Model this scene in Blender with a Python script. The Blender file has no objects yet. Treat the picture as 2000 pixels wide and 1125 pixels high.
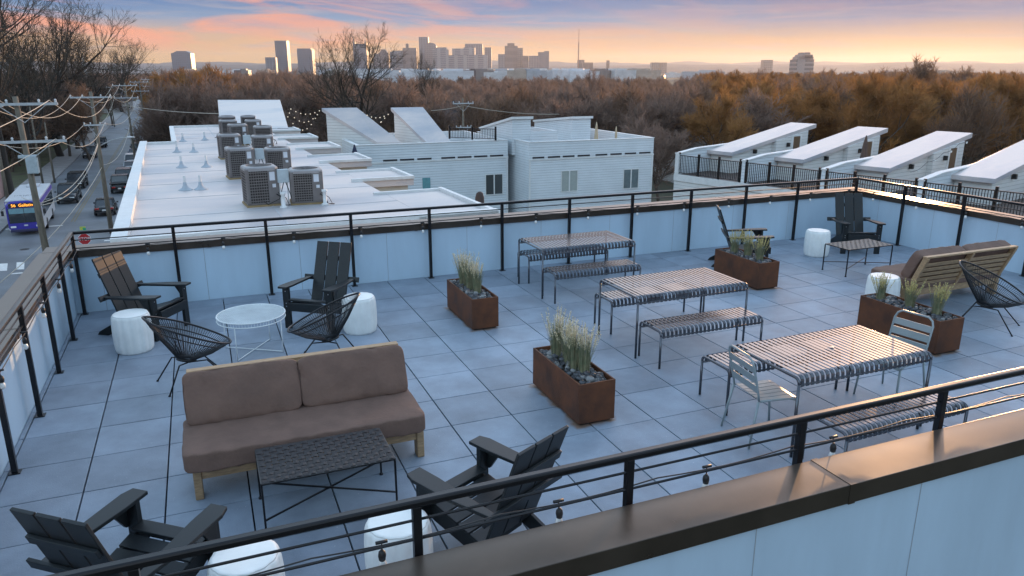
import bpy, math, random
from math import sin, cos, pi, radians, sqrt, atan2
from mathutils import Vector, Matrix, noise
D = bpy.data
SC = bpy.context.scene
COL = SC.collection

# ------------------------------------------------------------------ camera model
FPX, PITCH, ROLL, YAW = 1463.93, 0.280523, -0.00107, 0.389494
CAMPOS = Vector((1.14483, -6.14094, 3.18864))
_fw = Vector((sin(YAW)*cos(PITCH), cos(YAW)*cos(PITCH), -sin(PITCH)))
_r0 = Vector((cos(YAW), -sin(YAW), 0)); _u0 = _r0.cross(_fw)
_r = _r0*cos(ROLL)+_u0*sin(ROLL); _u = -_r0*sin(ROLL)+_u0*cos(ROLL)
def ray(x, y): return _fw + _r*((x-1000)/FPX) - _u*((y-562.5)/FPX)
def at(x, y, z):      # point of the photo's sight line at height z
    d = ray(x, y); return CAMPOS + d*((z-CAMPOS.z)/d.z)
def aty(x, y, Y):
    d = ray(x, y); return CAMPOS + d*((Y-CAMPOS.y)/d.y)
def atd(x, y, dep): return CAMPOS + ray(x, y)*dep

# ------------------------------------------------------------------ materials
MATS = {}
def nn(nt, t, **kw):
    n = nt.nodes.new(t)
    for k, v in kw.items(): setattr(n, k, v)
    return n
def mat(name, col, rough=.6, metal=0., var=.12, vscale=4., bump=0., bscale=40., emit=None, estr=0., coord='Object', spec=.5, trans=0., island=0., alpha=1., sheen=0, stretch=None, col2=None, lo=.35, hi=.65):
    if name in MATS: return MATS[name]
    m = D.materials.new(name); m.use_nodes = True
    nt = m.node_tree; b = nt.nodes['Principled BSDF']; L = nt.links.new
    b.inputs['Roughness'].default_value = rough; b.inputs['Metallic'].default_value = metal
    b.inputs['Specular IOR Level'].default_value = spec
    b.inputs['Base Color'].default_value = (*col, 1)
    if trans: b.inputs['Transmission Weight'].default_value = trans
    if alpha < 1: b.inputs['Alpha'].default_value = alpha
    tc = nn(nt, 'ShaderNodeTexCoord'); src = tc.outputs[coord]
    if stretch:
        mp = nn(nt, 'ShaderNodeMapping'); mp.inputs['Scale'].default_value = stretch
        L(src, mp.inputs['Vector']); src = mp.outputs['Vector']
    out = None
    if var or col2:
        n = nn(nt, 'ShaderNodeTexNoise'); n.inputs['Scale'].default_value = vscale; n.inputs['Detail'].default_value = 6; n.inputs['Roughness'].default_value = .6
        L(src, n.inputs['Vector'])
        r = nn(nt, 'ShaderNodeValToRGB'); L(n.outputs['Fac'], r.inputs['Fac'])
        r.color_ramp.elements[0].position = lo; r.color_ramp.elements[1].position = hi
        c1 = col2 or tuple(max(0, c*(1-var)) for c in col); c0 = col if col2 else tuple(min(1, c*(1+var)) for c in col)
        r.color_ramp.elements[0].color = (*c1, 1); r.color_ramp.elements[1].color = (*c0, 1)
        out = r.outputs['Color']
        rr = nn(nt, 'ShaderNodeMapRange'); rr.inputs['To Min'].default_value = max(0, rough-.08); rr.inputs['To Max'].default_value = min(1, rough+.08)
        L(n.outputs['Fac'], rr.inputs['Value']); L(rr.outputs['Result'], b.inputs['Roughness'])
    if island:
        g = nn(nt, 'ShaderNodeNewGeometry'); mr = nn(nt, 'ShaderNodeMapRange')
        mr.inputs['To Min'].default_value = 1-island; mr.inputs['To Max'].default_value = 1+island
        L(g.outputs['Random Per Island'], mr.inputs['Value'])
        mx = nn(nt, 'ShaderNodeVectorMath', operation='SCALE')
        if out: L(out, mx.inputs[0])
        else: mx.inputs[0].default_value = col
        L(mr.outputs['Result'], mx.inputs['Scale']); out = mx.outputs['Vector']
    if out: L(out, b.inputs['Base Color'])
    if bump:
        n2 = nn(nt, 'ShaderNodeTexNoise'); n2.inputs['Scale'].default_value = bscale; n2.inputs['Detail'].default_value = 5
        L(src, n2.inputs['Vector'])
        bm = nn(nt, 'ShaderNodeBump'); bm.inputs['Strength'].default_value = bump; bm.inputs['Distance'].default_value = .01
        L(n2.outputs['Fac'], bm.inputs['Height']); L(bm.outputs['Normal'], b.inputs['Normal'])
    if emit:
        b.inputs['Emission Color'].default_value = (*emit, 1); b.inputs['Emission Strength'].default_value = estr
    MATS[name] = m
    return m
def siding(name, col, pitch=.16, strength=.9):
    m = mat(name, col, .55, var=.05, vscale=.8)
    nt = m.node_tree; L = nt.links.new; b = nt.nodes['Principled BSDF']
    tc = nn(nt, 'ShaderNodeTexCoord'); sp = nn(nt, 'ShaderNodeSeparateXYZ'); L(tc.outputs['Object'], sp.inputs[0])
    dv = nn(nt, 'ShaderNodeMath', operation='DIVIDE'); dv.inputs[1].default_value = pitch; L(sp.outputs['Z'], dv.inputs[0])
    fr = nn(nt, 'ShaderNodeMath', operation='FRACT'); L(dv.outputs[0], fr.inputs[0])
    bm = nn(nt, 'ShaderNodeBump'); bm.inputs['Strength'].default_value = strength; bm.inputs['Distance'].default_value = .03; bm.invert = True
    L(fr.outputs[0], bm.inputs['Height']); L(bm.outputs['Normal'], b.inputs['Normal'])
    # lap shadow line, painted in as darker board colour
    gt = nn(nt, 'ShaderNodeMath', operation='LESS_THAN'); gt.inputs[1].default_value = .09; L(fr.outputs[0], gt.inputs[0])
    old = b.inputs['Base Color'].links[0].from_socket
    mx = nn(nt, 'ShaderNodeMix', data_type='RGBA'); L(gt.outputs[0], mx.inputs['Factor']); L(old, mx.inputs['A'])
    mx.inputs['B'].default_value = (*[c*.55 for c in col], 1); L(mx.outputs['Result'], b.inputs['Base Color'])
    return m

# ------------------------------------------------------------------ mesh builder
class MB:
    def __init__(s): s.v = []; s.f = []
    def add(s, vs, fs):
        o = len(s.v); s.v += [tuple(p) for p in vs]; s.f += [tuple(i+o for i in f) for f in fs]; return s
    def box(s, x0, y0, z0, x1, y1, z1, M=None):
        vs = [Vector(p) for p in ((x0,y0,z0),(x1,y0,z0),(x1,y1,z0),(x0,y1,z0),(x0,y0,z1),(x1,y0,z1),(x1,y1,z1),(x0,y1,z1))]
        if M is not None: vs = [M @ p for p in vs]
        return s.add(vs, [(0,3,2,1),(4,5,6,7),(0,1,5,4),(1,2,6,5),(2,3,7,6),(3,0,4,7)])
    def beam(s, a, b, w, h, up=(0,0,1)):
        a = Vector(a); b = Vector(b); d = (b-a).normalized(); up = Vector(up)
        if abs(d.dot(up)) > .98: up = Vector((0,1,0))
        x = d.cross(up).normalized()*(w/2); y = x.cross(d).normalized()*(h/2)
        vs = [a-x-y, a+x-y, a+x+y, a-x+y, b-x-y, b+x-y, b+x+y, b-x+y]
        return s.add(vs, [(0,1,2,3),(7,6,5,4),(1,0,4,5),(2,1,5,6),(3,2,6,7),(0,3,7,4)])
    def tube(s, pts, r, n=8, r2=None, closed=False, cap=True):
        pts = [Vector(p) for p in pts]; N = len(pts); o = len(s.v); prev = None
        for i, p in enumerate(pts):
            if closed: t = (pts[(i+1) % N]-pts[i-1])
            else: t = pts[min(i+1, N-1)]-pts[max(i-1, 0)]
            t = t.normalized() if t.length > 1e-9 else Vector((0,0,1))
            if prev is None:
                a = Vector((0,0,1)) if abs(t.z) < .9 else Vector((1,0,0)); x = t.cross(a).normalized()
            else:
                x = prev - t*prev.dot(t); x = x.normalized() if x.length > 1e-6 else prev
            prev = x; y = t.cross(x)
            rr = r if r2 is None else r+(r2-r)*i/max(1, N-1)
            for k in range(n):
                an = 2*pi*k/n; s.v.append(tuple(p+x*(cos(an)*rr)+y*(sin(an)*rr)))
        for i in range(N if closed else N-1):
            j = (i+1) % N
            for k in range(n):
                k2 = (k+1) % n; s.f.append((o+i*n+k, o+i*n+k2, o+j*n+k2, o+j*n+k))
        if cap and not closed:
            s.f.append(tuple(o+k for k in range(n))[::-1]); s.f.append(tuple(o+(N-1)*n+k for k in range(n)))
        return s
    def lathe(s, prof, n=24, c=(0,0,0), fn=None):
        o = len(s.v); N = len(prof)
        for (r, z) in prof:
            for k in range(n):
                a = 2*pi*k/n; rr = r*(fn(a, z) if fn else 1); s.v.append((c[0]+rr*cos(a), c[1]+rr*sin(a), c[2]+z))
        for i in range(N-1):
            for k in range(n):
                k2 = (k+1) % n; s.f.append((o+i*n+k, o+i*n+k2, o+(i+1)*n+k2, o+(i+1)*n+k))
        s.f.append(tuple(o+k for k in range(n))[::-1]); s.f.append(tuple(o+(N-1)*n+k for k in range(n)))
        return s
    def prism(s, poly, d0, d1, axis='x'):
        n = len(poly)
        def mk(p, d): return (d, p[0], p[1]) if axis == 'x' else ((p[0], d, p[1]) if axis == 'y' else (p[0], p[1], d))
        vs = [mk(p, d0) for p in poly]+[mk(p, d1) for p in poly]
        fs = [tuple(range(n))[::-1], tuple(range(n, 2*n))]+[(i, (i+1) % n, n+(i+1) % n, n+i) for i in range(n)]
        return s.add(vs, fs)
    def loft(s, rings):
        n = len(rings[0]); o = len(s.v)
        for r in rings: s.v += [tuple(p) for p in r]
        for i in range(len(rings)-1):
            for k in range(n):
                k2 = (k+1) % n; s.f.append((o+i*n+k, o+i*n+k2, o+(i+1)*n+k2, o+(i+1)*n+k))
        s.f.append(tuple(o+k for k in range(n))[::-1]); s.f.append(tuple(o+(len(rings)-1)*n+k for k in range(n)))
        return s
    def xf(s, M):
        s.v = [tuple(M @ Vector(p)) for p in s.v]; return s
    def mesh(s, name):
        me = D.meshes.new(name); me.from_pydata(s.v, [], s.f); me.update(); return me
    def build(s, name, m, parent=None, smooth=False, bevel=0., fix=True, auto=0):
        me = s.mesh(name)
        if fix:
            import bmesh
            bm = bmesh.new(); bm.from_mesh(me); bmesh.ops.recalc_face_normals(bm, faces=bm.faces); bm.to_mesh(me); bm.free()
        me.materials.append(m)
        if smooth: me.polygons.foreach_set('use_smooth', [True]*len(me.polygons))
        o = D.objects.new(name, me); COL.objects.link(o)
        if parent: o.parent = parent
        if bevel:
            bv = o.modifiers.new('bevel', 'BEVEL'); bv.width = bevel; bv.segments = 2; bv.limit_method = 'ANGLE'; bv.angle_limit = radians(40)
        return o
def tag(o, label=None, cat=None, group=None, kind=None):
    if label: o['label'] = label
    if cat: o['category'] = cat
    if group: o['group'] = group
    if kind: o['kind'] = kind
    return o
def thing(name, label, cat, loc=(0,0,0), rz=0., group=None):
    o = D.objects.new(name, None); COL.objects.link(o); o.empty_display_size = .2
    o.location = loc; o.rotation_euler = (0,0,rz); return tag(o, label, cat, group)
KIDS = {}
def kids(o): return [c for c in COL.objects if c.parent == o]
def dup(root, loc, rz, label, group=None, scale=None):
    def cp(o, par):
        c = o.copy(); COL.objects.link(c)
        if par: c.parent = par
        for ch in kidsof(o): cp(ch, c)
        return c
    r = cp(root, None); r.location = loc; r.rotation_euler = (0,0,rz); r['label'] = label
    if group: r['group'] = group
    if scale: r.scale = scale
    return r
def kidsof(o):
    return list(o.children)
def face_rz(fx, fy):   # local -Y turned to point along (fx, fy)
    return atan2(fy, fx)+pi/2
def text_mesh(s, size, depth=.004):
    cu = D.curves.new('lettering', 'FONT'); cu.body = s; cu.size = size; cu.align_x = 'CENTER'; cu.align_y = 'CENTER'; cu.extrude = depth
    o = D.objects.new('lettering', cu); me = D.meshes.new_from_object(o); D.objects.remove(o)
    return me
def text_obj(name, s, size, m, parent, M, depth=.004, sx=1.):
    me = text_mesh(s, size, depth)
    me.transform(Matrix.Diagonal((sx,1,1,1))); me.transform(M); me.materials.clear(); me.materials.append(m)
    o = D.objects.new(name, me); COL.objects.link(o); o.parent = parent; return o
def rbox(w, d, h, n=10, k=6., puff=.0, wr=0., seed=0):
    """soft cushion: rounded box with puffed faces and small wrinkles"""
    mb = MB(); idx = {}
    def vert(i, j, l):
        key = (i, j, l)
        if key in idx: return idx[key]
        p = Vector((2*i/n-1, 2*j/n-1, 2*l/n-1))
        q = Vector([math.copysign(abs(c)**.8, c) for c in p])
        nk = (abs(q.x)**k+abs(q.y)**k+abs(q.z)**k)**(1/k); q = q/nk*1.0
        bul = 1+puff*(1-p.x**2)*(1-p.y**2) if abs(p.z) == 1 else 1
        r = Vector((q.x*w/2, q.y*d/2, q.z*h/2*bul))
        if wr: r += noise.noise_vector(r*5+Vector((seed,0,0)))*wr + noise.noise_vector(Vector((r.x*26,r.y*9,r.z*9))+Vector((0,seed,0)))*wr*.55
        if wr: r.z += wr*.55*(max(abs(p.x),abs(p.y))**5)*sin(r.x*34+r.y*21+4*noise.noise(r*3+Vector((seed,0,0))))
        mb.v.append(tuple(r)); idx[key] = len(mb.v)-1; return idx[key]
    for a in range(n):
        for b in range(n):
            for s in (0, n):
                for ax in range(3):
                    q = []
                    for (da, db) in ((0,0),(1,0),(1,1),(0,1)):
                        t = [0,0,0]; t[ax] = s; t[(ax+1) % 3] = a+da; t[(ax+2) % 3] = b+db; q.append(vert(*t))
                    mb.f.append(tuple(q))
    return mb

# ------------------------------------------------------------------ palette
WHITEPANEL = mat('white_panel', (.45,.575,.68), .42, var=.06, vscale=2.2, bump=.12, bscale=3, stretch=(1,1,.22))
COPING = mat('bronze_metal', (.088,.070,.056), .30, .65, var=.15, vscale=2.5)
BLACKM = mat('black_metal', (.012,.012,.014), .32, .35, var=.1)
ADIR = mat('charcoal_lumber', (.013,.016,.018), .45, var=.25, vscale=30, stretch=(1,8,1), spec=.35)
TEAK = mat('teak_wood', (.36,.23,.125), .55, var=.25, vscale=12, stretch=(1,6,6))
FABRIC = mat('taupe_fabric', (.150,.088,.066), .85, var=.14, vscale=5, bump=.5, bscale=34)
SEAM = mat('fabric_piping', (.10,.058,.044), .8)
CERAM = mat('white_ceramic', (.80,.80,.77), .38, var=.05, vscale=6)
CORTEN = mat('rusted_steel', (.145,.047,.016), .72, .1, vscale=4, col2=(.065,.023,.010), bump=.2, bscale=60)
STONE = mat('river_stone', (.10,.105,.115), .5, island=.0, vscale=9, col2=(.05,.052,.06))
STRAP = mat('woven_strap', (.016,.013,.015), .5, spec=.35, var=.2, vscale=20)
WEAVETAN = mat('woven_top_tan', (.20,.155,.13), .7, var=.25, vscale=30)
SLAT = mat('anthracite_slat', (.085,.09,.105), .2, .65, var=.08, spec=.9)
GREYM = mat('grey_green_metal', (.26,.30,.31), .38, .15, var=.05)
WHITEWIRE = mat('white_wire', (.72,.75,.75), .4)
CORD = mat('black_cord', (.012,.012,.013), .5)
CORDB = mat('brown_cord', (.055,.038,.026), .5)
BULB = mat('bulb_glass', (.75,.75,.72), .15, var=0, spec=.8)
RUBBER = mat('rubber', (.015,.015,.016), .7)
DARKGAP = mat('dark_gap', (.010,.012,.015), .8)
UPM, BANDK, EXPO, HAZE = (1.92,1.29,.97), .66, .64, .75e-4
# ================================================================== TERRACE
PV = .61
X0, X1, Y0, Y1 = -.66, 13.36, -3.02, 5.24
# pavers
def paver_mat():
    m = mat('concrete_paver', (.225,.27,.33), .55, var=.18, vscale=2.0, island=.12, bump=.3, bscale=90, coord='Object')
    nt = m.node_tree; L = nt.links.new; b = nt.nodes['Principled BSDF']
    tc = nn(nt, 'ShaderNodeTexCoord'); sp = nn(nt, 'ShaderNodeSeparateXYZ'); L(tc.outputs['Object'], sp.inputs[0])
    cur = b.inputs['Base Color'].links[0].from_socket
    # fine pale specks
    n = nn(nt, 'ShaderNodeTexNoise'); n.inputs['Scale'].default_value = 55; L(tc.outputs['Object'], n.inputs['Vector'])
    r = nn(nt, 'ShaderNodeMapRange'); r.inputs['From Min'].default_value = .71; r.inputs['From Max'].default_value = .80; L(n.outputs['Fac'], r.inputs['Value'])
    mx = nn(nt, 'ShaderNodeMix', data_type='RGBA'); L(r.outputs['Result'], mx.inputs['Factor']); L(cur, mx.inputs['A']); mx.inputs['B'].default_value = (.62,.63,.66,1)
    cur = mx.outputs['Result']
    # rust that washed out from under the planters
    nz = nn(nt, 'ShaderNodeTexNoise'); nz.inputs['Scale'].default_value = 5; nz.inputs['Detail'].default_value = 5; L(tc.outputs['Object'], nz.inputs['Vector'])
    for (cx, cy, hw, hh) in PLANT:
        def ab(o, c, h):
            s = nn(nt, 'ShaderNodeMath', operation='SUBTRACT'); L(o, s.inputs[0]); s.inputs[1].default_value = c
            a = nn(nt, 'ShaderNodeMath', operation='ABSOLUTE'); L(s.outputs[0], a.inputs[0])
            t = nn(nt, 'ShaderNodeMath', operation='SUBTRACT'); L(a.outputs[0], t.inputs[0]); t.inputs[1].default_value = h
            return t.outputs[0]
        mxx = nn(nt, 'ShaderNodeMath', operation='MAXIMUM'); L(ab(sp.outputs['X'], cx, hw), mxx.inputs[0]); L(ab(sp.outputs['Y'], cy, hh), mxx.inputs[1])
        ns = nn(nt, 'ShaderNodeMath', operation='MULTIPLY_ADD'); L(nz.outputs['Fac'], ns.inputs[0]); ns.inputs[1].default_value = .22; ns.inputs[2].default_value = -.10
        ad = nn(nt, 'ShaderNodeMath', operation='ADD'); L(mxx.outputs[0], ad.inputs[0]); L(ns.outputs[0], ad.inputs[1])
        mr = nn(nt, 'ShaderNodeMapRange'); mr.inputs['From Min'].default_value = .0; mr.inputs['From Max'].default_value = .06; mr.inputs['To Min'].default_value = .85; mr.inputs['To Max'].default_value = 0
        L(ad.outputs[0], mr.inputs['Value'])
        mx = nn(nt, 'ShaderNodeMix', data_type='RGBA'); L(mr.outputs['Result'], mx.inputs['Factor']); L(cur, mx.inputs['A']); mx.inputs['B'].default_value = (.17,.085,.035,1)
        cur = mx.outputs['Result']
    L(cur, b.inputs['Base Color']); return m
PLANT = [(4.30,2.97,.18,.53), (4.33,.05,.19,.53), (8.92,3.08,.19,.54), (9.02,.14,.20,.58)]
mb = MB(); random.seed(3)
def cuts(a, b):
    c = [a]+[i*PV for i in range(-20, 40) if a+.03 < i*PV < b-.03]+[b]; return list(zip(c[:-1], c[1:]))
g = .0058
for (xa, xb) in cuts(X0, X1):
    for (ya, yb) in cuts(Y0, Y1):
        t = random.uniform(-.0012, .0012); mb.box(xa+g, ya+g*.8, -.035, xb-g, yb-g*.8, t)
tag(mb.build('terrace_floor', paver_mat(), bevel=.003), kind='structure')
tag(MB().box(X0-.05, Y0-.05, -.3, X1+.05, Y1+.05, -.06).build('terrace_base', DARKGAP), kind='structure')

# parapet walls with metal coping
def seam_strips(mb, a, b, n, nrm, z0, z1, w=.006):
    a = Vector(a); b = Vector(b); nrm = Vector(nrm)
    d = (b-a).normalized()
    for i in range(n):
        p = a+(b-a)*((i+.5)/n)+nrm*.0015
        c = [p-d*w/2, p+d*w/2]
        mb.add([c[0]+Vector((0,0,z0)), c[1]+Vector((0,0,z0)), c[1]+Vector((0,0,z1)), c[0]+Vector((0,0,z1))], [(0,1,2,3)])
SEAMM = mat('panel_joint', (.30,.33,.36), .6)
def parapet(label, x0, y0, x1, y1, inner, ztop=.88, outer=-10., seams=12, outseams=6, ch=.10):
    """inner = direction of the terrace side (unit x or y)"""
    t = thing('parapet_wall', label, 'parapet', ((x0+x1)/2, (y0+y1)/2, 0), 0, 'parapet walls round the terrace')
    ox, oy = t.location.x, t.location.y
    M = Matrix.Translation((-ox, -oy, 0))
    MB().box(x0, y0, outer, x1, y1, ztop-.05).xf(M).build('wall_panel', WHITEPANEL, t)
    e = .03; c = MB()
    ex = e if inner[0] else 0; ey = e if inner[1] else 0
    c.box(x0-ex, y0-ey, ztop-ch, x1+ex, y1+ey, ztop).xf(M)
    co = c.build('coping', COPING, t, bevel=.004)
    s = MB()
    if inner[1]:
        yi = y0 if inner[1] < 0 else y1; yo = y1 if inner[1] < 0 else y0
        seam_strips(s, (x0, yi, 0), (x1, yi, 0), seams, (0, inner[1], 0), 0.0, ztop-.105)
        seam_strips(s, (x0, yo, 0), (x1, yo, 0), outseams, (0, -inner[1], 0), outer, ztop-.105)
    else:
        xi = x0 if inner[0] < 0 else x1; xo = x1 if inner[0] < 0 else x0
        seam_strips(s, (xi, y0, 0), (xi, y1, 0), seams, (inner[0], 0, 0), 0.0, ztop-.105)
    s.xf(M).build('panel_joint', SEAMM, t, fix=False)
    k = MB()
    L_ = max(x1-x0, y1-y0); nj = max(1, int(L_/3.05))
    for i in range(1, nj+1):
        q = i*3.05-1.0
        if q > L_-.2: continue
        if inner[1]: k.box(x0+q, y0-ey-.003, ztop-ch-.003, x0+q+.05, y1+ey+.003, ztop+.003)
        else: k.box(x0-ex-.003, y0+q, ztop-.103, x1+ex+.003, y0+q+.05, ztop+.003)
    if k.v: k.xf(M).build('coping_joint', COPING, t)
    return t
parapet('long back parapet wall behind the dining tables, white panels under bronze coping', X0-.30, Y1, X1+.30, Y1+.32, (0,-1,0), seams=11)
parapet('left parapet wall above the street, upper part catching warm sun', X0-.30, Y0-.30, X0, Y1-.002, (1,0,0), ztop=.878, seams=7)
parapet('right parapet wall behind the wooden sofa, facing the sloped white roofs', X1, Y0-.30, X1+.30, Y1-.002, (-1,0,0), ztop=.878, seams=7)
parapet('front parapet wall nearest the camera with wide bronze coping', X0-.002, Y0-.255, X1+.002, Y0, (0,1,0), ztop=.876, ch=.125, seams=11, outseams=11)

# building body under the terrace
tag(MB().box(X0-.28, Y0-.245, -9.99, X1+.28, Y1+.3, -.31).build('terrace_building', WHITEPANEL), 'white building body carrying the paved roof terrace', 'building')

# railings
POSTX = [-.56+i*1.232 for i in range(12)]
def railing(label, a, b, posts, axis):
    a = Vector(a); b = Vector(b)
    t = thing('railing', label, 'railing', (a+b)/2, 0, 'black metal railings round the terrace')
    o = (a+b)/2; M = Matrix.Translation(-o)
    MB().beam(a+Vector((0,0,1.135)), b+Vector((0,0,1.135)), .052, .042).xf(M).build('top_rail', BLACKM, t, bevel=.012)
    for z in (1.035, .925):
        MB().tube([a+Vector((0,0,z)), b+Vector((0,0,z))], .0075, 8).xf(M).build('rod', BLACKM, t, smooth=True)
    for q in posts:
        p = Vector(q)-o
        MB().box(p.x-.022, p.y-.022, 0, p.x+.022, p.y+.022, 1.115).box(p.x-.045, p.y-.045, 0, p.x+.045, p.y+.045, .008).build('post', BLACKM, t, bevel=.003)
    return t
ry0, ry1, rx0, rx1 = -2.92, 5.14, -.56, 13.26
railing('long black railing along the back parapet', (rx0,ry1,0), (rx1,ry1,0), [(x,ry1,0) for x in POSTX[:-1]]+[(rx1,ry1,0)], 'x')
railing('black railing nearest the camera crossing the foreground', (rx0,ry0,0), (rx1,ry0,0), [(.68,ry0,0)]+[(1.95+i*1.225,ry0,0) for i in range(9)]+[(rx1,ry0,0)], 'x')
railing('black railing down the left side above the street', (rx0,ry0+.03,0), (rx0,ry1-.03,0), [(rx0,y,0) for y in (4.03,2.89,1.72,.56,-.6,-1.76)], 'y')
railing('black railing down the right side beside the wooden sofa', (rx1,ry0+.03,0), (rx1,ry1-.03,0), [(rx1,y,0) for y in (4.0,2.78,1.56,.34,-.88,-2.0)], 'y')

# string lights
def bulb_string(label, a, b, n, off, cam_side):
    a = Vector(a); b = Vector(b); o = (a+b)/2
    t = thing('string_lights', label, 'string lights', o, 0, 'string lights tied under the railings')
    pts = []
    for i in range(n*6+1):
        s = i/(n*6); ph = (i % 6)/6
        pts.append(a+(b-a)*s-o+Vector((0,0,-.022*sin(pi*ph))))
    MB().tube(pts, .0045, 5).build('cord', CORD, t)
    for i in range(n):
        p = a+(b-a)*((i+off)/n)-o
        lean = Vector((random.uniform(-.01,.01), random.uniform(-.01,.01), 0))
        s = MB().tube([p+Vector((0,0,-.01)), p+lean*.5+Vector((0,0,-.05))], .004, 5)
        s.tube([p+Vector((-.03,0,.0)), p+Vector((.03,0,.0))], .009, 6)
        s.lathe([(.006,-.045),(.018,-.06),(.021,-.08),(.017,-.105)], 10, p+lean)
        so = s.build('socket', CORD, t, smooth=True)
        MB().lathe([(.012,-.106),(.018,-.117),(.023,-.135),(.018,-.155),(.006,-.165)], 10, p+lean).build('bulb', BULB, so, smooth=True)
    return t
random.seed(8)
bulb_string('string of bulbs along the back railing over the coping', (-.5,5.11,.915), (13.2,5.11,.915), 14, .85, -1)
bulb_string('string of bulbs along the front railing nearest the camera', (.45,-2.885,.93), (13.2,-2.885,.93), 13, .35, 1)
bulb_string('string of bulbs along the left railing above the street', (-.52,-2.8,.915), (-.52,5.05,.915), 8, .4, 1)
bulb_string('string of bulbs along the right railing beside the sofa', (13.22,-2.8,.915), (13.22,5.05,.915), 8, .6, 1)

# ------------------------------------------------------------------ adirondack chairs
def adirondack():
    t = thing('adirondack_chair', 'x', 'chair', (0,0,0), 0, 'adirondack lounge chairs on the terrace')
    for s in (-1, 1):
        # arm: wide flat board, narrowing to the back
        zf, zb = .575, .53
        pl = [(.245,-.44),(.365,-.44),(.39,-.36),(.385,-.08),(.335,.30),(.285,.30),(.262,-.05),(.245,-.25)]
        vs = []
        for dz in (0, .026):
            for (x, y) in pl: vs.append((s*x, y, zf+(zb-zf)*(y+.44)/.74-.026+dz))
        n = len(pl); MB().add(vs, [tuple(range(n)), tuple(range(n, 2*n))]+[(i, (i+1) % n, n+(i+1) % n, n+i) for i in range(n)]).build('arm', ADIR, t, bevel=.004)
        MB().box(s*.30-.045, -.375, 0, s*.30+.045, -.335, .548).build('leg', ADIR, t, bevel=.004)
        MB().prism([(-.335,.545),(-.335,.36),(-.315,.36),(-.20,.535)], s*.345-.014, s*.345+.014).build('arm_bracket', ADIR, t, bevel=.003)
        MB().prism([(-.40,.36),(-.40,.27),(-.30,.22),(.10,.115),(.38,0),(.53,0),(.50,.045),(.34,.135),(.10,.245),(-.20,.335)], s*.245-.015, s*.245+.015).build('side_rail', ADIR, t, bevel=.004)
    MB().box(-.262, -.425, .255, .262, -.40, .365).build('front_apron', ADIR, t, bevel=.004)
    for i in range(5):
        y = -.385+i*.108; z = .372-.035*i*.9+(.004 if i == 0 else 0)
        MB().box(-.27, 0, 0, .27, .10, .022, Matrix.Translation((0,y,z)) @ Matrix.Rotation(-radians(15 if i else 6),4,'X')).build('seat_slat', ADIR, t, bevel=.004)
    for i in range(3):
        x = (i-1)*.172
        R = Matrix.Translation((x, .17, .235)) @ Matrix.Rotation(radians(-20.5), 4, 'X')
        top = .80
        MB().box(-.080, -.011, 0, .080, .011, top, R).build('back_slat', ADIR, t, bevel=.004)
    R = Matrix.Translation((0, .17, .235)) @ Matrix.Rotation(radians(-20.5), 4, 'X')
    MB().box(-.40, .0125, .275, .40, .037, .345, R).build('back_brace', ADIR, t, bevel=.004)
    MB().box(-.24, .0125, .55, .24, .037, .61, R).build('back_batten', ADIR, t, bevel=.004)
    MB().box(-.23, .06, .10, .23, .085, .18).build('cross_bar', ADIR, t, bevel=.004)
    b = MB()
    for s in (-1, 1):
        for z in (.50,.34,.30): b.lathe([(.007,0),(.007,.003)], 8).xf(Matrix()) if False else b.box(s*.30-.006, -.378, z-.006, s*.30+.006, -.3751, z+.006)
    b.build('bolt_head', mat('steel_bolt', (.5,.5,.5), .3, .9, var=0), t)
    return t
c0 = adirondack()
ADS = [((.28,4.05), (.83,-.55), 'charcoal adirondack chair in the back left corner with sunlit back slats'),
       ((2.42,3.58), (-.6,-.8), 'charcoal adirondack chair against the back wall beyond the round white table'),
       ((.50,-1.74), (.64,.77), 'charcoal adirondack chair in the front left corner seen from behind'),
       ((2.73,-1.90), (-.46,.89), 'charcoal adirondack chair behind the front railing right of the woven table'),
       ((12.2,4.08), (-.42,-.91), 'brown-lit adirondack chair facing out of the far right corner'),
       ((9.55,3.95), (.87,-.5), 'adirondack chair seen side-on behind the rusted planter by the back wall')]
for i, (p, f, lb) in enumerate(ADS):
    if i == 0:
        c0.location = (p[0], p[1], 0); c0.rotation_euler = (0,0,face_rz(*f)); c0['label'] = lb
    else: dup(c0, (p[0], p[1], .0), face_rz(*f), lb)

# ------------------------------------------------------------------ fluted drum stools
def stool():
    t = thing('drum_stool', 'x', 'stool', (0,0,0), 0, 'white fluted drum stools')
    fl = lambda a, z: 1+.050*(abs(cos(7*a))-.6)*(1 if .04 < z < .435 else .6)
    MB().lathe([(.16,.0),(.195,.0),(.203,.018),(.208,.04),(.212,.10),(.215,.22),(.212,.34),(.205,.42),(.199,.442),(.188,.452)], 112, fn=fl).build('drum', CERAM, t, smooth=True)
    MB().lathe([(.192,.4525),(.190,.458),(.17,.4595),(.10,.4600),(.02,.4602)], 56, fn=lambda a, z: 1+.03*(abs(cos(7*a))-.6)).build('top', CERAM, t, smooth=True)
    return t
s0 = stool()
STS = [((.17,3.36), 'white drum stool left of the string chair beside the left adirondack'),
       ((2.80,3.02), 'white drum stool right of the chair against the back wall'),
       ((11.24,3.98), 'white drum stool in the far corner beside the woven table'),
       ((9.76,1.20), 'white drum stool behind the right planter at the sofa end'),
       ((1.13,-2.02), 'white drum stool behind the front railing next to the left corner chair'),
       ((2.05,-2.02), 'white drum stool behind the front railing below the woven coffee table')]
for i, (p, lb) in enumerate(STS):
    if i == 0: s0.location = (*p, 0); s0['label'] = lb
    else: dup(s0, (*p, 0), .3*i, lb)

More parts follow.
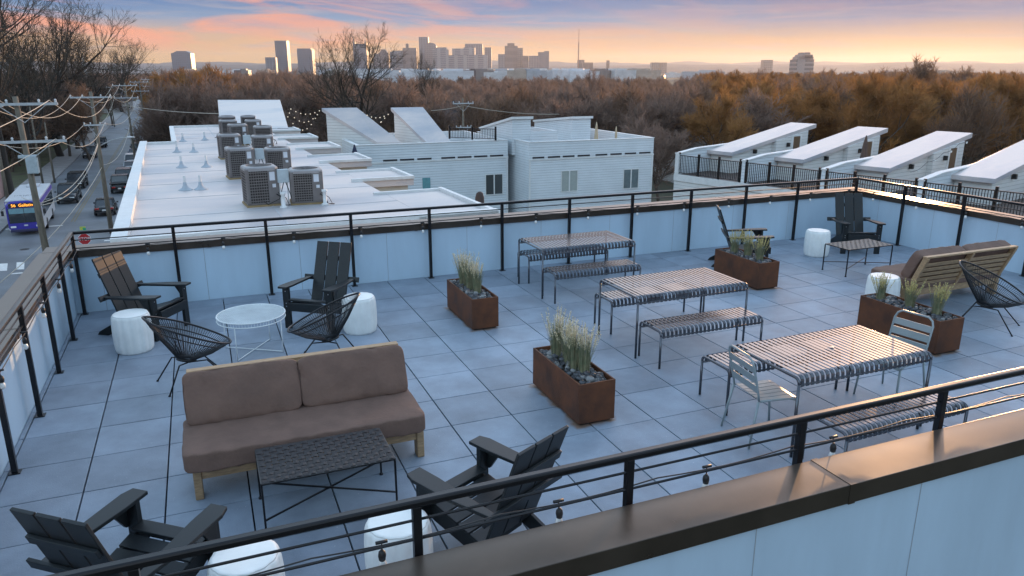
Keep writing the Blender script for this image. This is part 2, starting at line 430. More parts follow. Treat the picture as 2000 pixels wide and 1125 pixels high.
# ------------------------------------------------------------------ string lounge chairs
def string_chair():
    t = thing('string_chair', 'x', 'chair', (0,0,0), 0, 'woven string egg chairs')
    N = 96; rim = []
    for k in range(N):
        a = 2*pi*k/N; y = -cos(a)*.41+.02; x = sin(a)*(.345+.03*cos(a*1.0))
        s = (y+.39)/.82; z = .40+.40*s+.02*sin(pi*s)-.03*abs(sin(a))
        rim.append(Vector((x, y, z)))
    hub = []
    for k in range(N):
        a = 2*pi*k/N; hub.append(Vector((sin(a)*.075, -cos(a)*.085+.07, .275-.02*cos(a))))
    fr = MB().tube(rim, .011, 8, closed=True).tube(hub[::4], .009, 6, closed=True)
    mid = [rim[k]*.62+hub[k]*.38+Vector((0,0,-.012)) for k in range(0, N, 3)]
    mid2 = [rim[k]*.80+hub[k]*.20+Vector((0,0,-.01)) for k in range(0, N, 3)]
    fr.build('shell_frame', BLACKM, t, smooth=True)
    MB().tube(mid2, .007, 6, closed=True).build('support_ring', BLACKM, t, smooth=True)
    c = MB()
    for k in range(0, N):
        a, b = rim[k], hub[k]; m = (a+b)/2+Vector((0,0,-.022)); c.tube([a, m, b], .0034, 4, cap=False)
    c.build('woven_cords', CORD, t)
    b = MB(); b.tube(hub[::4], .018, 6, closed=True); b.build('cord_knot', CORD, t, smooth=True)
    for s in (-1, 1):
        for (y0_, y1_, x1_) in ((-.10,-.31,.27),(.18,.33,.25)):
            l = MB().tube([(s*.08,.07,.262),(s*.15,y0_,.27),(s*x1_,y1_,.006)], .0085, 7)
            lo = l.build('leg', BLACKM, t, smooth=True)
            MB().lathe([(.013,0),(.013,.012)], 10, (s*x1_,y1_,0)).build('foot_cap', RUBBER, lo)
    return t
e0 = string_chair()
for i, (p, f, lb) in enumerate([((.84,2.05), (.93,.25), 'black string chair left of the round white table'),
                                ((2.22,2.12), (-.86,.36), 'black string chair right of the round white table, behind the taupe sofa'),
                                ((10.40,.07), (.45,-.89), 'string chair at the right edge behind the wooden sofa')]):
    if i == 0: e0.location = (*p, 0); e0.rotation_euler = (0,0,face_rz(*f)); e0['label'] = lb
    else: dup(e0, (*p, 0), face_rz(*f), lb)

# ------------------------------------------------------------------ round wire table
t = thing('round_wire_table', 'round white wire coffee table between the two left string chairs', 'coffee table', (1.49,2.80,0), .2)
tb = MB(); R_ = .385; H_ = .455
circ = lambda r, z, n=48: [(r*cos(2*pi*k/n), r*sin(2*pi*k/n), z) for k in range(n)]
for i in range(-19, 20):
    x = i*.0195; h = sqrt(max(0, R_**2-x*x))
    tb.tube([(x,-h,H_),(x,h,H_)], .0028, 4); tb.tube([(-h,x,H_-.004),(h,x,H_-.004)], .0028, 4)
tb.build('wire_mesh_top', WHITEWIRE, t)
MB().tube(circ(R_,H_), .007, 6, closed=True).tube(circ(R_,H_-.05), .006, 6, closed=True).build('rim', WHITEWIRE, t, smooth=True)
sk = MB()
for k in range(72):
    a = 2*pi*k/72; sk.tube([(R_*cos(a),R_*sin(a),H_),(R_*cos(a),R_*sin(a),H_-.05)], .002, 3)
sk.build('skirt', WHITEWIRE, t)
for k in range(4):
    a = pi/4+k*pi/2; MB().tube([(.372*cos(a),.372*sin(a),H_-.05),(.372*cos(a),.372*sin(a),.004)], .006, 6).build('leg', WHITEWIRE, t, smooth=True)
MB().tube([(.37*cos(pi/4),.37*sin(pi/4),.01),(-.37*cos(pi/4),-.37*sin(pi/4),.01)], .005, 5).tube([(.37*cos(pi/4),-.37*sin(pi/4),.012),(-.37*cos(pi/4),.37*sin(pi/4),.012)], .005, 5).build('cross_brace', WHITEWIRE, t)

# ------------------------------------------------------------------ teak sofas
def sofa():
    t = thing('outdoor_sofa', 'x', 'sofa', (0,0,0), 0, 'teak sofas with taupe cushions')
    W = .885
    MB().box(-W+.03, -.37, .165, W-.03, -.335, .265).build('front_rail', TEAK, t, bevel=.005)
    MB().box(-W+.03, .20, .165, W-.03, .235, .265).build('rear_rail', TEAK, t, bevel=.005)
    for s in (-1, 1):
        MB().box(s*W-.03, -.385, 0, s*W+.03, -.27, .285).build('leg', TEAK, t, bevel=.006)
        MB().box(s*W-.03, .12, 0, s*W+.03, .25, .285).build('leg', TEAK, t, bevel=.006)
        MB().box(s*W-.018, -.269, .175, s*W+.018, .119, .262).build('side_rail', TEAK, t, bevel=.005)
    MB().box(-.03, .02, 0, .03, .15, .16).build('leg', TEAK, t, bevel=.006)
    sl = MB()
    for i in range(7): sl.box(-W+.035, -.325+i*.074, .235, W-.035, -.275+i*.074, .255)
    sl.build('seat_slats', TEAK, t)
    for x in (-W+.01, 0, W-.01):
        MB().beam((x,.17,.16), (x,.42,.765), .045, .075, up=(0,-1,0)).build('back_upright', TEAK, t, bevel=.006)
    for i in range(5):
        s = .30+.125*i*1.0; y = .17+.25*s+.012; z = .16+.605*s
        MB().beam((-W+.045,y,z), (-.028,y,z), .014, .055, up=(0,.38,.92)).build('back_slat', TEAK, t, bevel=.003)
        MB().beam((.028,y,z), (W-.045,y,z), .014, .055, up=(0,.38,.92)).build('back_slat', TEAK, t, bevel=.003)
    MB().box(-W-.02, .375, .755, W+.02, .45, .78).build('top_rail', TEAK, t, bevel=.005)
    c = rbox(1.90, .72, .165, 30, 16, .06, .007, 1)
    # cushion grid
    c.xf(Matrix.Translation((-.02,-.10,.345))).build('seat_cushion', FABRIC, t, smooth=True)
    for k, s in enumerate((-1, 1)):
        b = rbox(.925, .44, .17, 30, 11, .26, .010, 3+5*k)
        b.xf(Matrix.Translation((s*.462-.015,.205,.60)) @ Matrix.Rotation(radians(66), 4, 'X'))
        bo = b.build('back_cushion', FABRIC, t, smooth=True)
        for dz in (-.068, .068):
            pts = []
            for i in range(40):
                a = 2*pi*i/40; q = 5.; cx_, cy_ = cos(a), sin(a); nk = (abs(cx_)**q+abs(cy_)**q)**(1/q)
                pts.append(Matrix.Translation((s*.462-.015,.205,.60)) @ Matrix.Rotation(radians(66), 4, 'X') @ Vector((cx_/nk*.458, cy_/nk*.216, dz)))
            MB().tube(pts, .0045, 5, closed=True).build('piping', SEAM, bo, smooth=True)
    return t
sf = sofa(); sf.location = (1.74, -.09, 0); sf['label'] = 'taupe cushioned teak sofa facing the camera behind the black woven table'
dup(sf, (10.97, 1.27, 0), pi+.0, 'teak sofa at right seen from behind showing its slatted wooden back')

# ------------------------------------------------------------------ woven coffee tables
def woven_table(name, label, loc, w, d, h, mtop):
    t = thing(name, label, 'coffee table', loc, 0, 'woven top coffee tables')
    fr = MB()
    P4 = [(-w/2,-d/2),(w/2,-d/2),(w/2,d/2),(-w/2,d/2)]
    for i in range(4):
        a, b = P4[i], P4[(i+1) % 4]; fr.beam((*a,h-.008), (*b,h-.008), .014, .014)
    fr.build('top_frame', BLACKM, t, bevel=.003)
    wv = MB(); nx = int(w/.047); ny = int(d/.047); px = w/nx; py = d/ny; ww = .037
    for i in range(nx):     # strips along y
        x = -w/2+px*(i+.5); pts = []
        for j in range(ny*2+1):
            y = -d/2+py*j/2; z = h+(.0035 if ((j//2+i) % 2 == 0) else -.0035)*(1 if j % 2 else 0); pts.append((y, z))
        for j in range(len(pts)-1):
            (y0_, z0_), (y1_, z1_) = pts[j], pts[j+1]
            wv.add([(x-ww/2,y0_,z0_),(x+ww/2,y0_,z0_),(x+ww/2,y1_,z1_),(x-ww/2,y1_,z1_)], [(0,1,2,3)])
    for j in range(ny):
        y = -d/2+py*(j+.5)
        for i in range(nx*2):
            def zz(q): return h+(-.0035 if ((q//2+j) % 2 == 0) else .0035)*(1 if q % 2 else 0)
            x0_, x1_ = -w/2+px*i/2, -w/2+px*(i+1)/2
            wv.add([(x0_,y-ww/2,zz(i)),(x1_,y-ww/2,zz(i+1)),(x1_,y+ww/2,zz(i+1)),(x0_,y+ww/2,zz(i))], [(0,1,2,3)])
    wv.build('woven_top', mtop, t, fix=False)
    for (x, y) in P4:
        lg = MB().box(x-.007, y-.007, 0, x+.007, y+.007, h-.016).build('leg', BLACKM, t)
        MB().lathe([(.016,0),(.016,.012),(.009,.02)], 10, (x,y,0)).build('foot', BLACKM, lg)
    z = .13
    MB().beam((-w/2,-d/2,z), (w/2,d/2,z), .011, .011).beam((-w/2,d/2,z+.012), (w/2,-d/2,z+.012), .011, .011).build('cross_brace', BLACKM, t)
    return t
woven_table('woven_coffee_table', 'black strap-woven coffee table in front of the taupe sofa', (1.765,-.90,0), .95, .54, .425, STRAP)
woven_table('woven_coffee_table', 'tan woven coffee table in the far right seating group', (11.05,2.88,0), .95, .50, .45, WEAVETAN)

# ------------------------------------------------------------------ slatted tables and benches
def slatted(name, cat, L_, W_, H_, n, group, hole=False):
    t = thing(name, 'x', cat, (0,0,0), 0, group)
    r = .05; tr = .0135
    for sx in (-1, 1):
        x = sx*(L_/2-.015)
        arc = lambda sy: [(x, sy*(W_/2), 0), (x, sy*(W_/2), H_-.02-r)]
        for sy in (-1, 1):
            MB().tube([(x, sy*W_/2, 0.004), (x, sy*W_/2, H_-.022-r)], tr, 10).build('leg', SLAT, t, smooth=True)
        pts = []
        for sy in (-1, 1):
            c = [(x, sy*(W_/2-r*(1-cos(a))), H_-.022-r+r*sin(a)) for a in [radians(q) for q in (0,22,45,67,90)]]
            pts += c if sy < 0 else c[::-1]
        MB().tube(pts, tr, 10).build('end_frame', SLAT, t, smooth=True)
        MB().tube([(x-sx*.05, -W_/2+.06, H_-.055), (x-sx*.05, W_/2-.06, H_-.055)], .008, 6).build('cross_tube', SLAT, t)
    for sy in (-1, 1):
        MB().tube([(-L_/2+.02, sy*(W_/2-.012), H_-.085), (L_/2-.02, sy*(W_/2-.012), H_-.085)], .010, 8).build('long_rail', SLAT, t, smooth=True)
    s = MB(); pitch = (L_-.06)/n; sw = pitch*.60; th = .005
    prof = []
    for a in [radians(q) for q in (0,22,45,67,90)]: prof.append((-(W_/2-.008)-0+0*a + r*(1-cos(a)), H_-r+r*sin(a)))
    left = [(-(W_/2-.002), H_-.095)]+prof; right = [(-y, z) for (y, z) in left[::-1]]
    line = left+right
    for i in range(n):
        x = -L_/2+.03+pitch*(i+.5); o = len(s.v)
        for (y, z) in line:
            ny_ = 0
            s.v += [(x-sw/2, y, z), (x+sw/2, y, z), (x+sw/2, y*(1-th/(W_/2)) , z-th), (x-sw/2, y*(1-th/(W_/2)), z-th)]
        for j in range(len(line)-1):
            for k in range(4):
                k2 = (k+1) % 4; s.f.append((o+j*4+k, o+j*4+k2, o+j*4+4+k2, o+j*4+4+k))
        s.f.append((o,o+1,o+2,o+3)); e = o+(len(line)-1)*4; s.f.append((e+3,e+2,e+1,e))
    s.build('slatted_top', SLAT, t)
    if hole: MB().lathe([(.028,H_-.002),(.030,H_+.004),(.020,H_+.005)], 16).build('parasol_ring', SLAT, t)
    return t
tbl = slatted('slatted_dining_table', 'table', 1.56, .88, .745, 27, 'slatted metal dining tables', True)
bn = slatted('slatted_bench', 'bench', 1.42, .43, .45, 25, 'slatted metal benches')
for i, (p, lb) in enumerate([((6.30,3.83), 'slatted metal dining table nearest the back wall'), ((6.31,1.26), 'middle slatted metal dining table between two benches'),
                             ((6.33,-1.25), 'slatted metal dining table nearest the camera with a grey chair at each end')]):
    if i == 0: tbl.location = (*p, 0); tbl['label'] = lb
    else: dup(tbl, (*p, 0), 0, lb)
for i, (p, r, lb) in enumerate([((6.30,3.31), -.01, 'bench on the camera side of the back dining table'), ((6.38,4.44), 0, 'bench between the back dining table and the back wall'),
                             ((6.32,.66), .0, 'bench on the camera side of the middle dining table'), ((6.39,1.87), 0, 'bench on the far side of the middle dining table'),
                             ((6.33,-1.95), .02, 'bench on the camera side of the nearest dining table, by the front railing'), ((6.32,-.52), 0, 'bench on the far side of the nearest dining table')]):
    if i == 0: bn.location = (*p, 0); bn.rotation_euler = (0,0,r); bn['label'] = lb
    else: dup(bn, (*p, 0), r, lb)

# ------------------------------------------------------------------ grey slatted chairs
def grey_chair():
    t = thing('slatted_chair', 'x', 'chair', (0,0,0), 0, 'grey slatted metal chairs')
    w = .20
    def bk(s, x=0):   # point on the back frame, s = 0 seat .. 1 top
        return Vector((x, .19+.10*s, .44+.40*s))
    pts = [(-w,.235,0),(-w,.215,.22),(-w,.19,.43)]
    rr = .055
    top = [bk(.15,-w), bk(.80,-w), bk(.93,-w+.02), bk(1,-w+rr+.01), bk(1,w-rr-.01), bk(.93,w-.02), bk(.80,w), bk(.15,w)]
    MB().tube([(-w,.19,.435)]+top+[(w,.19,.435)], .0105, 8).build('back_frame', GREYM, t, smooth=True)
    for k, (a, b) in enumerate(((.16,.34),(.40,.58),(.64,.80))):
        p, q = bk(a), bk(b)
        MB().add([(-w,p.y-.004,p.z),(w,p.y-.004,p.z),(w,q.y-.004,q.z),(-w,q.y-.004,q.z),(-w,p.y+.004,p.z),(w,p.y+.004,p.z),(w,q.y+.004,q.z),(-w,q.y+.004,q.z)],
                 [(0,1,2,3),(7,6,5,4),(0,4,5,1),(1,5,6,2),(2,6,7,3),(3,7,4,0)]).build('back_slat', GREYM, t, bevel=.002)
    for s in (-1, 1):
        MB().tube([(s*(w+.03),.27,.004),(s*w,.195,.43)], .010, 8, r2=.012).build('leg', GREYM, t, smooth=True)
        MB().tube([(s*(w+.02),-.23,.004),(s*w,-.19,.40)], .010, 8, r2=.012).build('leg', GREYM, t, smooth=True)
        MB().tube([(s*w,.19,.43),(s*w,-.12,.425),(s*w,-.19,.40)], .010, 8).build('seat_rail', GREYM, t, smooth=True)
    for i in range(6):
        x = -w+.034+i*(2*w-.068)/5; sw = .029; o = MB()
        line = [(.18,.438),(.05,.430),(-.08,.434),(-.15,.436),(-.19,.427),(-.205,.40)]
        vs = []; fs = []
        for (y, z) in line: vs += [(x-sw,y,z),(x+sw,y,z),(x+sw,y,z-.005),(x-sw,y,z-.005)]
        for j in range(len(line)-1):
            for k in range(4): fs.append((j*4+k, j*4+(k+1) % 4, j*4+4+(k+1) % 4, j*4+4+k))
        o.add(vs, fs).build('seat_slat', GREYM, t)
    return t
gc = grey_chair(); gc.location = (5.62,-1.24,0); gc.rotation_euler = (0,0,face_rz(.98,-.12)); gc['label'] = 'grey slatted metal chair at the left end of the nearest dining table'
dup(gc, (7.36,-1.08,0), face_rz(-.99,-.16), 'grey slatted metal chair at the right end of the nearest table, before the long planter')

# ------------------------------------------------------------------ planters, stones, grasses
def stone_mesh(seed):
    random.seed(seed); mb = MB(); n, m = 9, 6; o = Vector((seed*3.1, 0, 0))
    for j in range(1, m):
        for k in range(n):
            a = 2*pi*k/n; b = pi*j/m; d = Vector((sin(b)*cos(a), sin(b)*sin(a), cos(b)))
            r = 1+.18*noise.noise(d*1.3+o); mb.v.append((d.x*.034*r, d.y*.026*r, d.z*.019*r))
    mb.v.append((0,0,.019)); mb.v.append((0,0,-.019)); N = len(mb.v)
    for j in range(m-2):
        for k in range(n): mb.f.append((j*n+k, j*n+(k+1) % n, (j+1)*n+(k+1) % n, (j+1)*n+k))
    for k in range(n): mb.f.append((k, (k+1) % n, N-2)); mb.f.append(((m-2)*n+k, (m-2)*n+(k+1) % n, N-1))
    return mb
def grass_mesh(seed, h, pale):
    random.seed(seed); b = MB(); hd = MB()
    for i in range(190):
        a = random.uniform(0, 2*pi); r = random.uniform(0, .055); hh = h*random.uniform(.45,.9); lean = random.uniform(.02,.34)*hh*(1.25 if i % 4 == 0 else .8)
        p = Vector((r*cos(a), r*sin(a), 0)); q = p+Vector((cos(a)*lean*.35, sin(a)*lean*.35, hh*.6)); e = p+Vector((cos(a)*lean, sin(a)*lean, hh*random.uniform(.9,1)))
        w = Vector((-sin(a), cos(a), 0))*.0032
        b.add([p-w, p+w, q+w*.8, q-w*.8, e], [(0,1,2,3),(3,2,4)])
    for i in range(32):
        a = random.uniform(0, 2*pi); lean = random.uniform(.01,.17); hh = h*random.uniform(.75,1.08)
        top = Vector((cos(a)*lean, sin(a)*lean, hh)); base = Vector((cos(a)*.015, sin(a)*.015, 0))
        b.tube([base, base*.4+top*.55, top], .0014, 3)
        for k in range(34):
            s = 1-random.random()*.36; c = base*.5*(1-s)+top*s; c.z = hh*s
            d = Vector((random.gauss(0,1), random.gauss(0,1), random.uniform(.2,1.2))).normalized()*random.uniform(.010,.022); w = Vector((-d.y, d.x, 0)).normalized()*.0045
            hd.add([c-w, c+w, c+d], [(0,1,2)])
    return b, hd
BLADE = mat('grass_blade', (.15,.185,.10), .6, col2=(.30,.28,.17), vscale=14)
SEED = mat('seed_head', (.72,.62,.42), .8, var=.15, vscale=20)
stones = []
for k in range(5):
    me = stone_mesh(k+1).mesh('river_stone'); me.materials.append(STONE if k != 2 else mat('pale_river_stone', (.22,.22,.22), .5, var=.2)); me.polygons.foreach_set('use_smooth', [True]*len(me.polygons)); stones.append(me)
PL = ['rusted steel planter by the back wall nearest the taupe sofa group', 'rusted steel planter in the middle foreground full of dark stones', 'rusted steel planter in front of the side-on adirondack chair', 'rusted steel planter at right before the wooden sofa back']
PN = ['the back left planter', 'the centre foreground planter', 'the planter by the side-on chair', 'the right planter before the sofa']
CL = [[(-.02,.30),(.0,.08),(.02,-.16)], [(-.03,.30),(.02,.12),(-.02,-.08),(.03,-.20)], [(-.03,.26),(.02,.0),(.02,-.28)], [(-.05,.40),(.02,.03),(.04,-.33)]]
GW = ['farthest', 'second', 'third', 'nearest']
for i, (cx, cy, hw, hh) in enumerate(PLANT):
    t = thing('planter', PL[i], 'planter', (cx,cy,0), 0, 'rusted steel planters')
    H_ = .42; th = .018
    b = MB(); b.box(-hw,-hh,.02,hw,-hh+th,H_).box(-hw,hh-th,.02,hw,hh,H_).box(-hw,-hh+th,.02,-hw+th,hh-th,H_).box(hw-th,-hh+th,.02,hw,hh-th,H_)
    b.build('steel_box', CORTEN, t, bevel=.004)
    MB().box(-hw+.03,-hh+.03,0,hw-.03,hh-.03,.03).build('base', DARKGAP, t)
    MB().box(-hw+th,-hh+th,.30,hw-th,hh-th,.372).build('soil', mat('soil', (.03,.025,.02), .9), t)
    random.seed(40+i); pts = []
    tries = 0
    while len(pts) < 68 and tries < 6000:
        tries += 1; x = random.uniform(-hw+.045, hw-.045); y = random.uniform(-hh+.045, hh-.045)
        if all((x-a)**2+(y-b_)**2 > .050**2 for a, b_ in pts): pts.append((x, y))
    for (x, y) in pts:
        o = D.objects.new('river_stone', random.choice(stones)); COL.objects.link(o)
        s = random.uniform(.85,1.5); o.scale = (s, s*random.uniform(.9,1.1), s*random.uniform(1,1.4)); o.location = (cx+x, cy+y, .384+random.uniform(0,.018)); o.rotation_euler = (random.uniform(-.4,.4), random.uniform(-.4,.4), random.uniform(0,6.3))
        tag(o, 'smooth dark river stone filling '+PN[i], 'stone', 'river stones in '+PN[i])
    for k, (x, y) in enumerate(CL[i]):
        g_ = thing('ornamental_grass', f'{"tall feathery" if i < 2 else "sparse yellow-tipped"} grass clump, {GW[k] if not (k == len(CL[i])-1) else "nearest"} from the camera in {PN[i]}', 'plant', (cx+x, cy+y, .37), 0, 'ornamental grasses in '+PN[i])
        bl, hd = grass_mesh(100+i*7+k, (.47 if i < 2 else .38)*random.uniform(.92,1.1), 1)
        bl.build('blades', BLADE, g_, fix=False); hd.build('seed_heads', SEED if i < 2 else mat('yellow_seed_head', (.62,.52,.20), .8, var=.15), g_, fix=False)
# ================================================================== SETTING: ground, street
G = -10.
def ground_mat():
    m = mat('winter_ground', (.10,.075,.05), .95, vscale=.035, col2=(.05,.055,.028), bump=.5, bscale=3)
    return m
s_ = 9500
tag(MB().add([(-s_,-s_,G),(s_,-s_,G),(s_,s_,G),(-s_,s_,G)], [(0,1,2,3)]).build('ground', ground_mat(), fix=False), kind='structure')
ASPH = mat('asphalt', (.13,.14,.155), .6, vscale=.22, var=.30, bump=.4, bscale=25)
CONC = mat('pavement_concrete', (.24,.23,.225), .85, vscale=.8, var=.15)
PAINT = mat('road_paint', (.62,.62,.60), .7, vscale=3, var=.12)
YEL = mat('yellow_road_paint', (.20,.15,.07), .7, vscale=3, var=.15)
def sx(x, y): return x-.028*(y-60)       # the street runs a little left of the terrace axis
def strip(name, x0, x1, y0, y1, z, m, kind='structure', n=1, h=None):
    a = [(sx(x0,y0),y0,z),(sx(x1,y0),y0,z),(sx(x1,y1),y1,z),(sx(x0,y1),y1,z)]
    b = MB()
    if h is None: b.add(a, [(0,1,2,3)])
    else: b.add(a+[(p[0],p[1],z+h) for p in a], [(4,5,6,7),(0,1,5,4),(1,2,6,5),(2,3,7,6),(3,0,4,7)])
    return tag(b.build(name, m, fix=False), kind=kind)
strip('road', -15.2, -4.9, 20, 900, G+.006, ASPH)
tag(MB().add([(-120,46,G+.002),(-2.2,44,G+.002),(-2.2,60.5,G+.002),(-120,62.5,G+.002)], [(0,1,2,3)]).build('side_road', ASPH, fix=False), kind='structure')
strip('pavement', -4.9, -2.4, 61, 400, G, CONC, h=.14)
strip('pavement', -18.4, -15.2, 64, 400, G, CONC, h=.14)
strip('pavement', -4.9, -2.2, 10, 44, G, CONC, h=.14)
mk = MB()
def q(x0, x1, y0, y1, z=G+.011): mk.add([(x0,y0,z),(x1,y0,z),(x1,y1,z),(x0,y1,z)], [(0,1,2,3)])
for i in range(8):
    x = -14.7+i*1.03; mk.add([(x,53.7,G+.011),(x+.5,53.6,G+.011),(x+.1,56.0,G+.011),(x-.4,56.1,G+.011)], [(0,1,2,3)])
q(-11.7,-6.0,52.35,52.65); q(-15.4,-11.0,70.2,70.6); q(-6.9,-5.5,61.6,62.0)
tag(mk.build('road_markings', PAINT, fix=False), kind='structure')
mk = MB()
for x in (-10.25, -10.0):
    for (a, b) in ((20,52),(72,420)): mk.add([(sx(x,a),a,G+.011),(sx(x+.11,a),a,G+.011),(sx(x+.11,b),b,G+.011),(sx(x,b),b,G+.011)], [(0,1,2,3)])
tag(mk.build('centre_line', YEL, fix=False), kind='structure')
tag(MB().lathe([(.34,0),(.34,.012)], 20, (-12.3,60.7,G+.005)).build('manhole_cover', mat('cast_iron', (.03,.03,.03), .5, .5)), 'round dark manhole cover in the asphalt beyond the crosswalk', 'manhole cover')
tag(MB().add([(-60,78,G+.03),(-18.5,66,G+.03),(-26,420,G+.03),(-90,420,G+.03)], [(0,1,2,3)]).build('grass_bank', mat('verge_grass', (.07,.085,.03), .95, vscale=.3, col2=(.04,.035,.02), bump=.5), fix=False), kind='structure')

# ------------------------------------------------------------------ neighbour's long white roof
MEMB = mat('roof_membrane', (.60,.525,.49), .40, vscale=.42, col2=(.33,.35,.39), stretch=(.5,1,1), lo=.30, hi=.58, bump=.08, bscale=3)
CREAM = mat('cream_stucco', (.52,.49,.42), .8, vscale=.5)
TRIM = mat('white_trim', (.66,.67,.66), .5, var=.06)
ROT = .033
nb = thing('townhouse_row', 'long white-roofed townhouse row carrying the air conditioners', 'building', (-.70,11.2,0), ROT)
RZ = -.30
bumps = [(0,4.5),(7.35,10.0),(13.2,15.95),(19.1,22.0),(25.2,27.9),(31.1,33.7)]
MB().box(0,0,-9.99,6.95,25.2,RZ-.25).box(1.45,25.2,-9.98,6.95,37.4,RZ-.26).build('wall', CREAM, nb)
MB().box(-.04,-.04,RZ-.25,6.951,25.24,RZ).box(1.41,25.241,RZ-.25,6.952,37.4,RZ-.001).build('roof', MEMB, nb)
for i, (a, b) in enumerate(bumps):
    MB().box(6.953,a,RZ-.22,8.72,b,RZ+.003).build('bay_roof', MEMB, nb)
    MB().box(6.954,a+.15,-9.97,8.55,b-.1,RZ-.221).build('bay_wall', CREAM, nb)
    MB().box(6.60,a-.05,RZ+.001,8.74,a+.10,RZ+.10).box(8.62,a+.101,RZ+.004,8.74,b,RZ+.10).box(6.60,b-.12,RZ+.001,8.74,b+.02,RZ+.07).build('bay_edge', TRIM, nb)
tr = MB(); tr.box(-.10,-.05,RZ-.3,.22,25.3,RZ+.16).box(.221,25.05,RZ-.3,1.5,25.3,RZ+.10).box(1.35,25.301,RZ-.3,1.6,37.5,RZ+.12).box(1.601,37.3,RZ-.3,7.0,37.5,RZ+.12)
for y in (-.05,): tr.box(.221,y,RZ-.3,8.7,y+.2,RZ+.14)
tr.build('edge_trim', TRIM, nb)
# seams in the membrane
sm = MB()
for y in (3.1,6.2,9.3,12.4,15.5,18.6,21.7,24.6,28,31,34): sm.box(.23 if y < 25 else 1.61,y,RZ+.002,6.94,y+.05,RZ+.007)
for x in (3.6,): sm.box(x,.2,RZ+.002,x+.05,37.2,RZ+.0085)
sm.build('membrane_seam', mat('membrane_lap', (.46,.46,.47), .5), nb)
for (x, y) in ((450/4+250,0),): pass
z5 = lambda x, y: (x/4, 230+y/4)
iw = nb.matrix_world
Mi = (Matrix.Translation(nb.location) @ Matrix.Rotation(ROT,4,'Z')).inverted()
for (px, py) in (z5(1450,565), z5(1570,560), z5(1420,390), z5(1615,385), z5(1385,270), z5(1515,270), z5(1600,175), z5(1430,185)):
    p = Mi @ at(px, py, RZ)
    v = MB().lathe([(.22,0),(.19,.02),(.10,.08),(.06,.15),(.05,.24)], 12, p).build('roof_vent', mat('vent_boot', (.36,.40,.44), .6), nb, smooth=True)
    MB().lathe([(.04,.24),(.04,.44)], 10, p).build('vent_pipe', TRIM, v)
# sloped stair head at the far end of the long roof
def bulkhead(label, corners_lo, corners_hi, base_z, doors=None, parent=None, wallm=None, th=.22, name='stair_house'):
    """lean-to roof over a stair: slab from low edge to high edge, walls below"""
    a, b = [Vector(c) for c in corners_lo]; c, d = [Vector(c) for c in corners_hi]     # a-c one long side, b-d the other
    o = Vector(((a.x+d.x)/2, (a.y+d.y)/2, base_z)); t = thing(name, label, 'stair house', o, 0, 'white stair houses with sloped roofs')
    dn = Vector((0,0,-th))
    MB().add([p-o for p in (a,b,d,c,a+dn,b+dn,d+dn,c+dn)], [(0,1,2,3),(7,6,5,4),(0,4,5,1),(1,5,6,2),(2,6,7,3),(3,7,4,0)]).build('roof', MEMB, t, bevel=.01)
    ce = (a+b+c+d)/4
    def ins(p, k=.90):
        r_ = ce+(p-ce)*k; r_.z = p.z-th*.9; return r_
    A, B, C_, D_ = ins(a), ins(b), ins(c), ins(d)
    for p_, q_ in ((A, C_),): pass
    def down(p): return Vector((p.x, p.y, base_z))
    MB().add([p-o for p in (A,B,D_,C_,down(A),down(B),down(D_),down(C_))], [(0,1,2,3),(7,6,5,4),(0,4,5,1),(1,5,6,2),(2,6,7,3),(3,7,4,0)]).build('wall', wallm or SIDE, t)
    return t, (A,B,C_,D_), o
SIDE = siding('white_siding', (.60,.64,.66))
SIDE2 = siding('white_siding_warm', (.62,.62,.60), .18, .5)
bulkhead('broad white stair house at the far end of the long roof', (at(430,250,RZ+.05),at(563,250,RZ+.05)), (at(425,195,1.15),at(547,195,1.15)), RZ, wallm=TRIM)

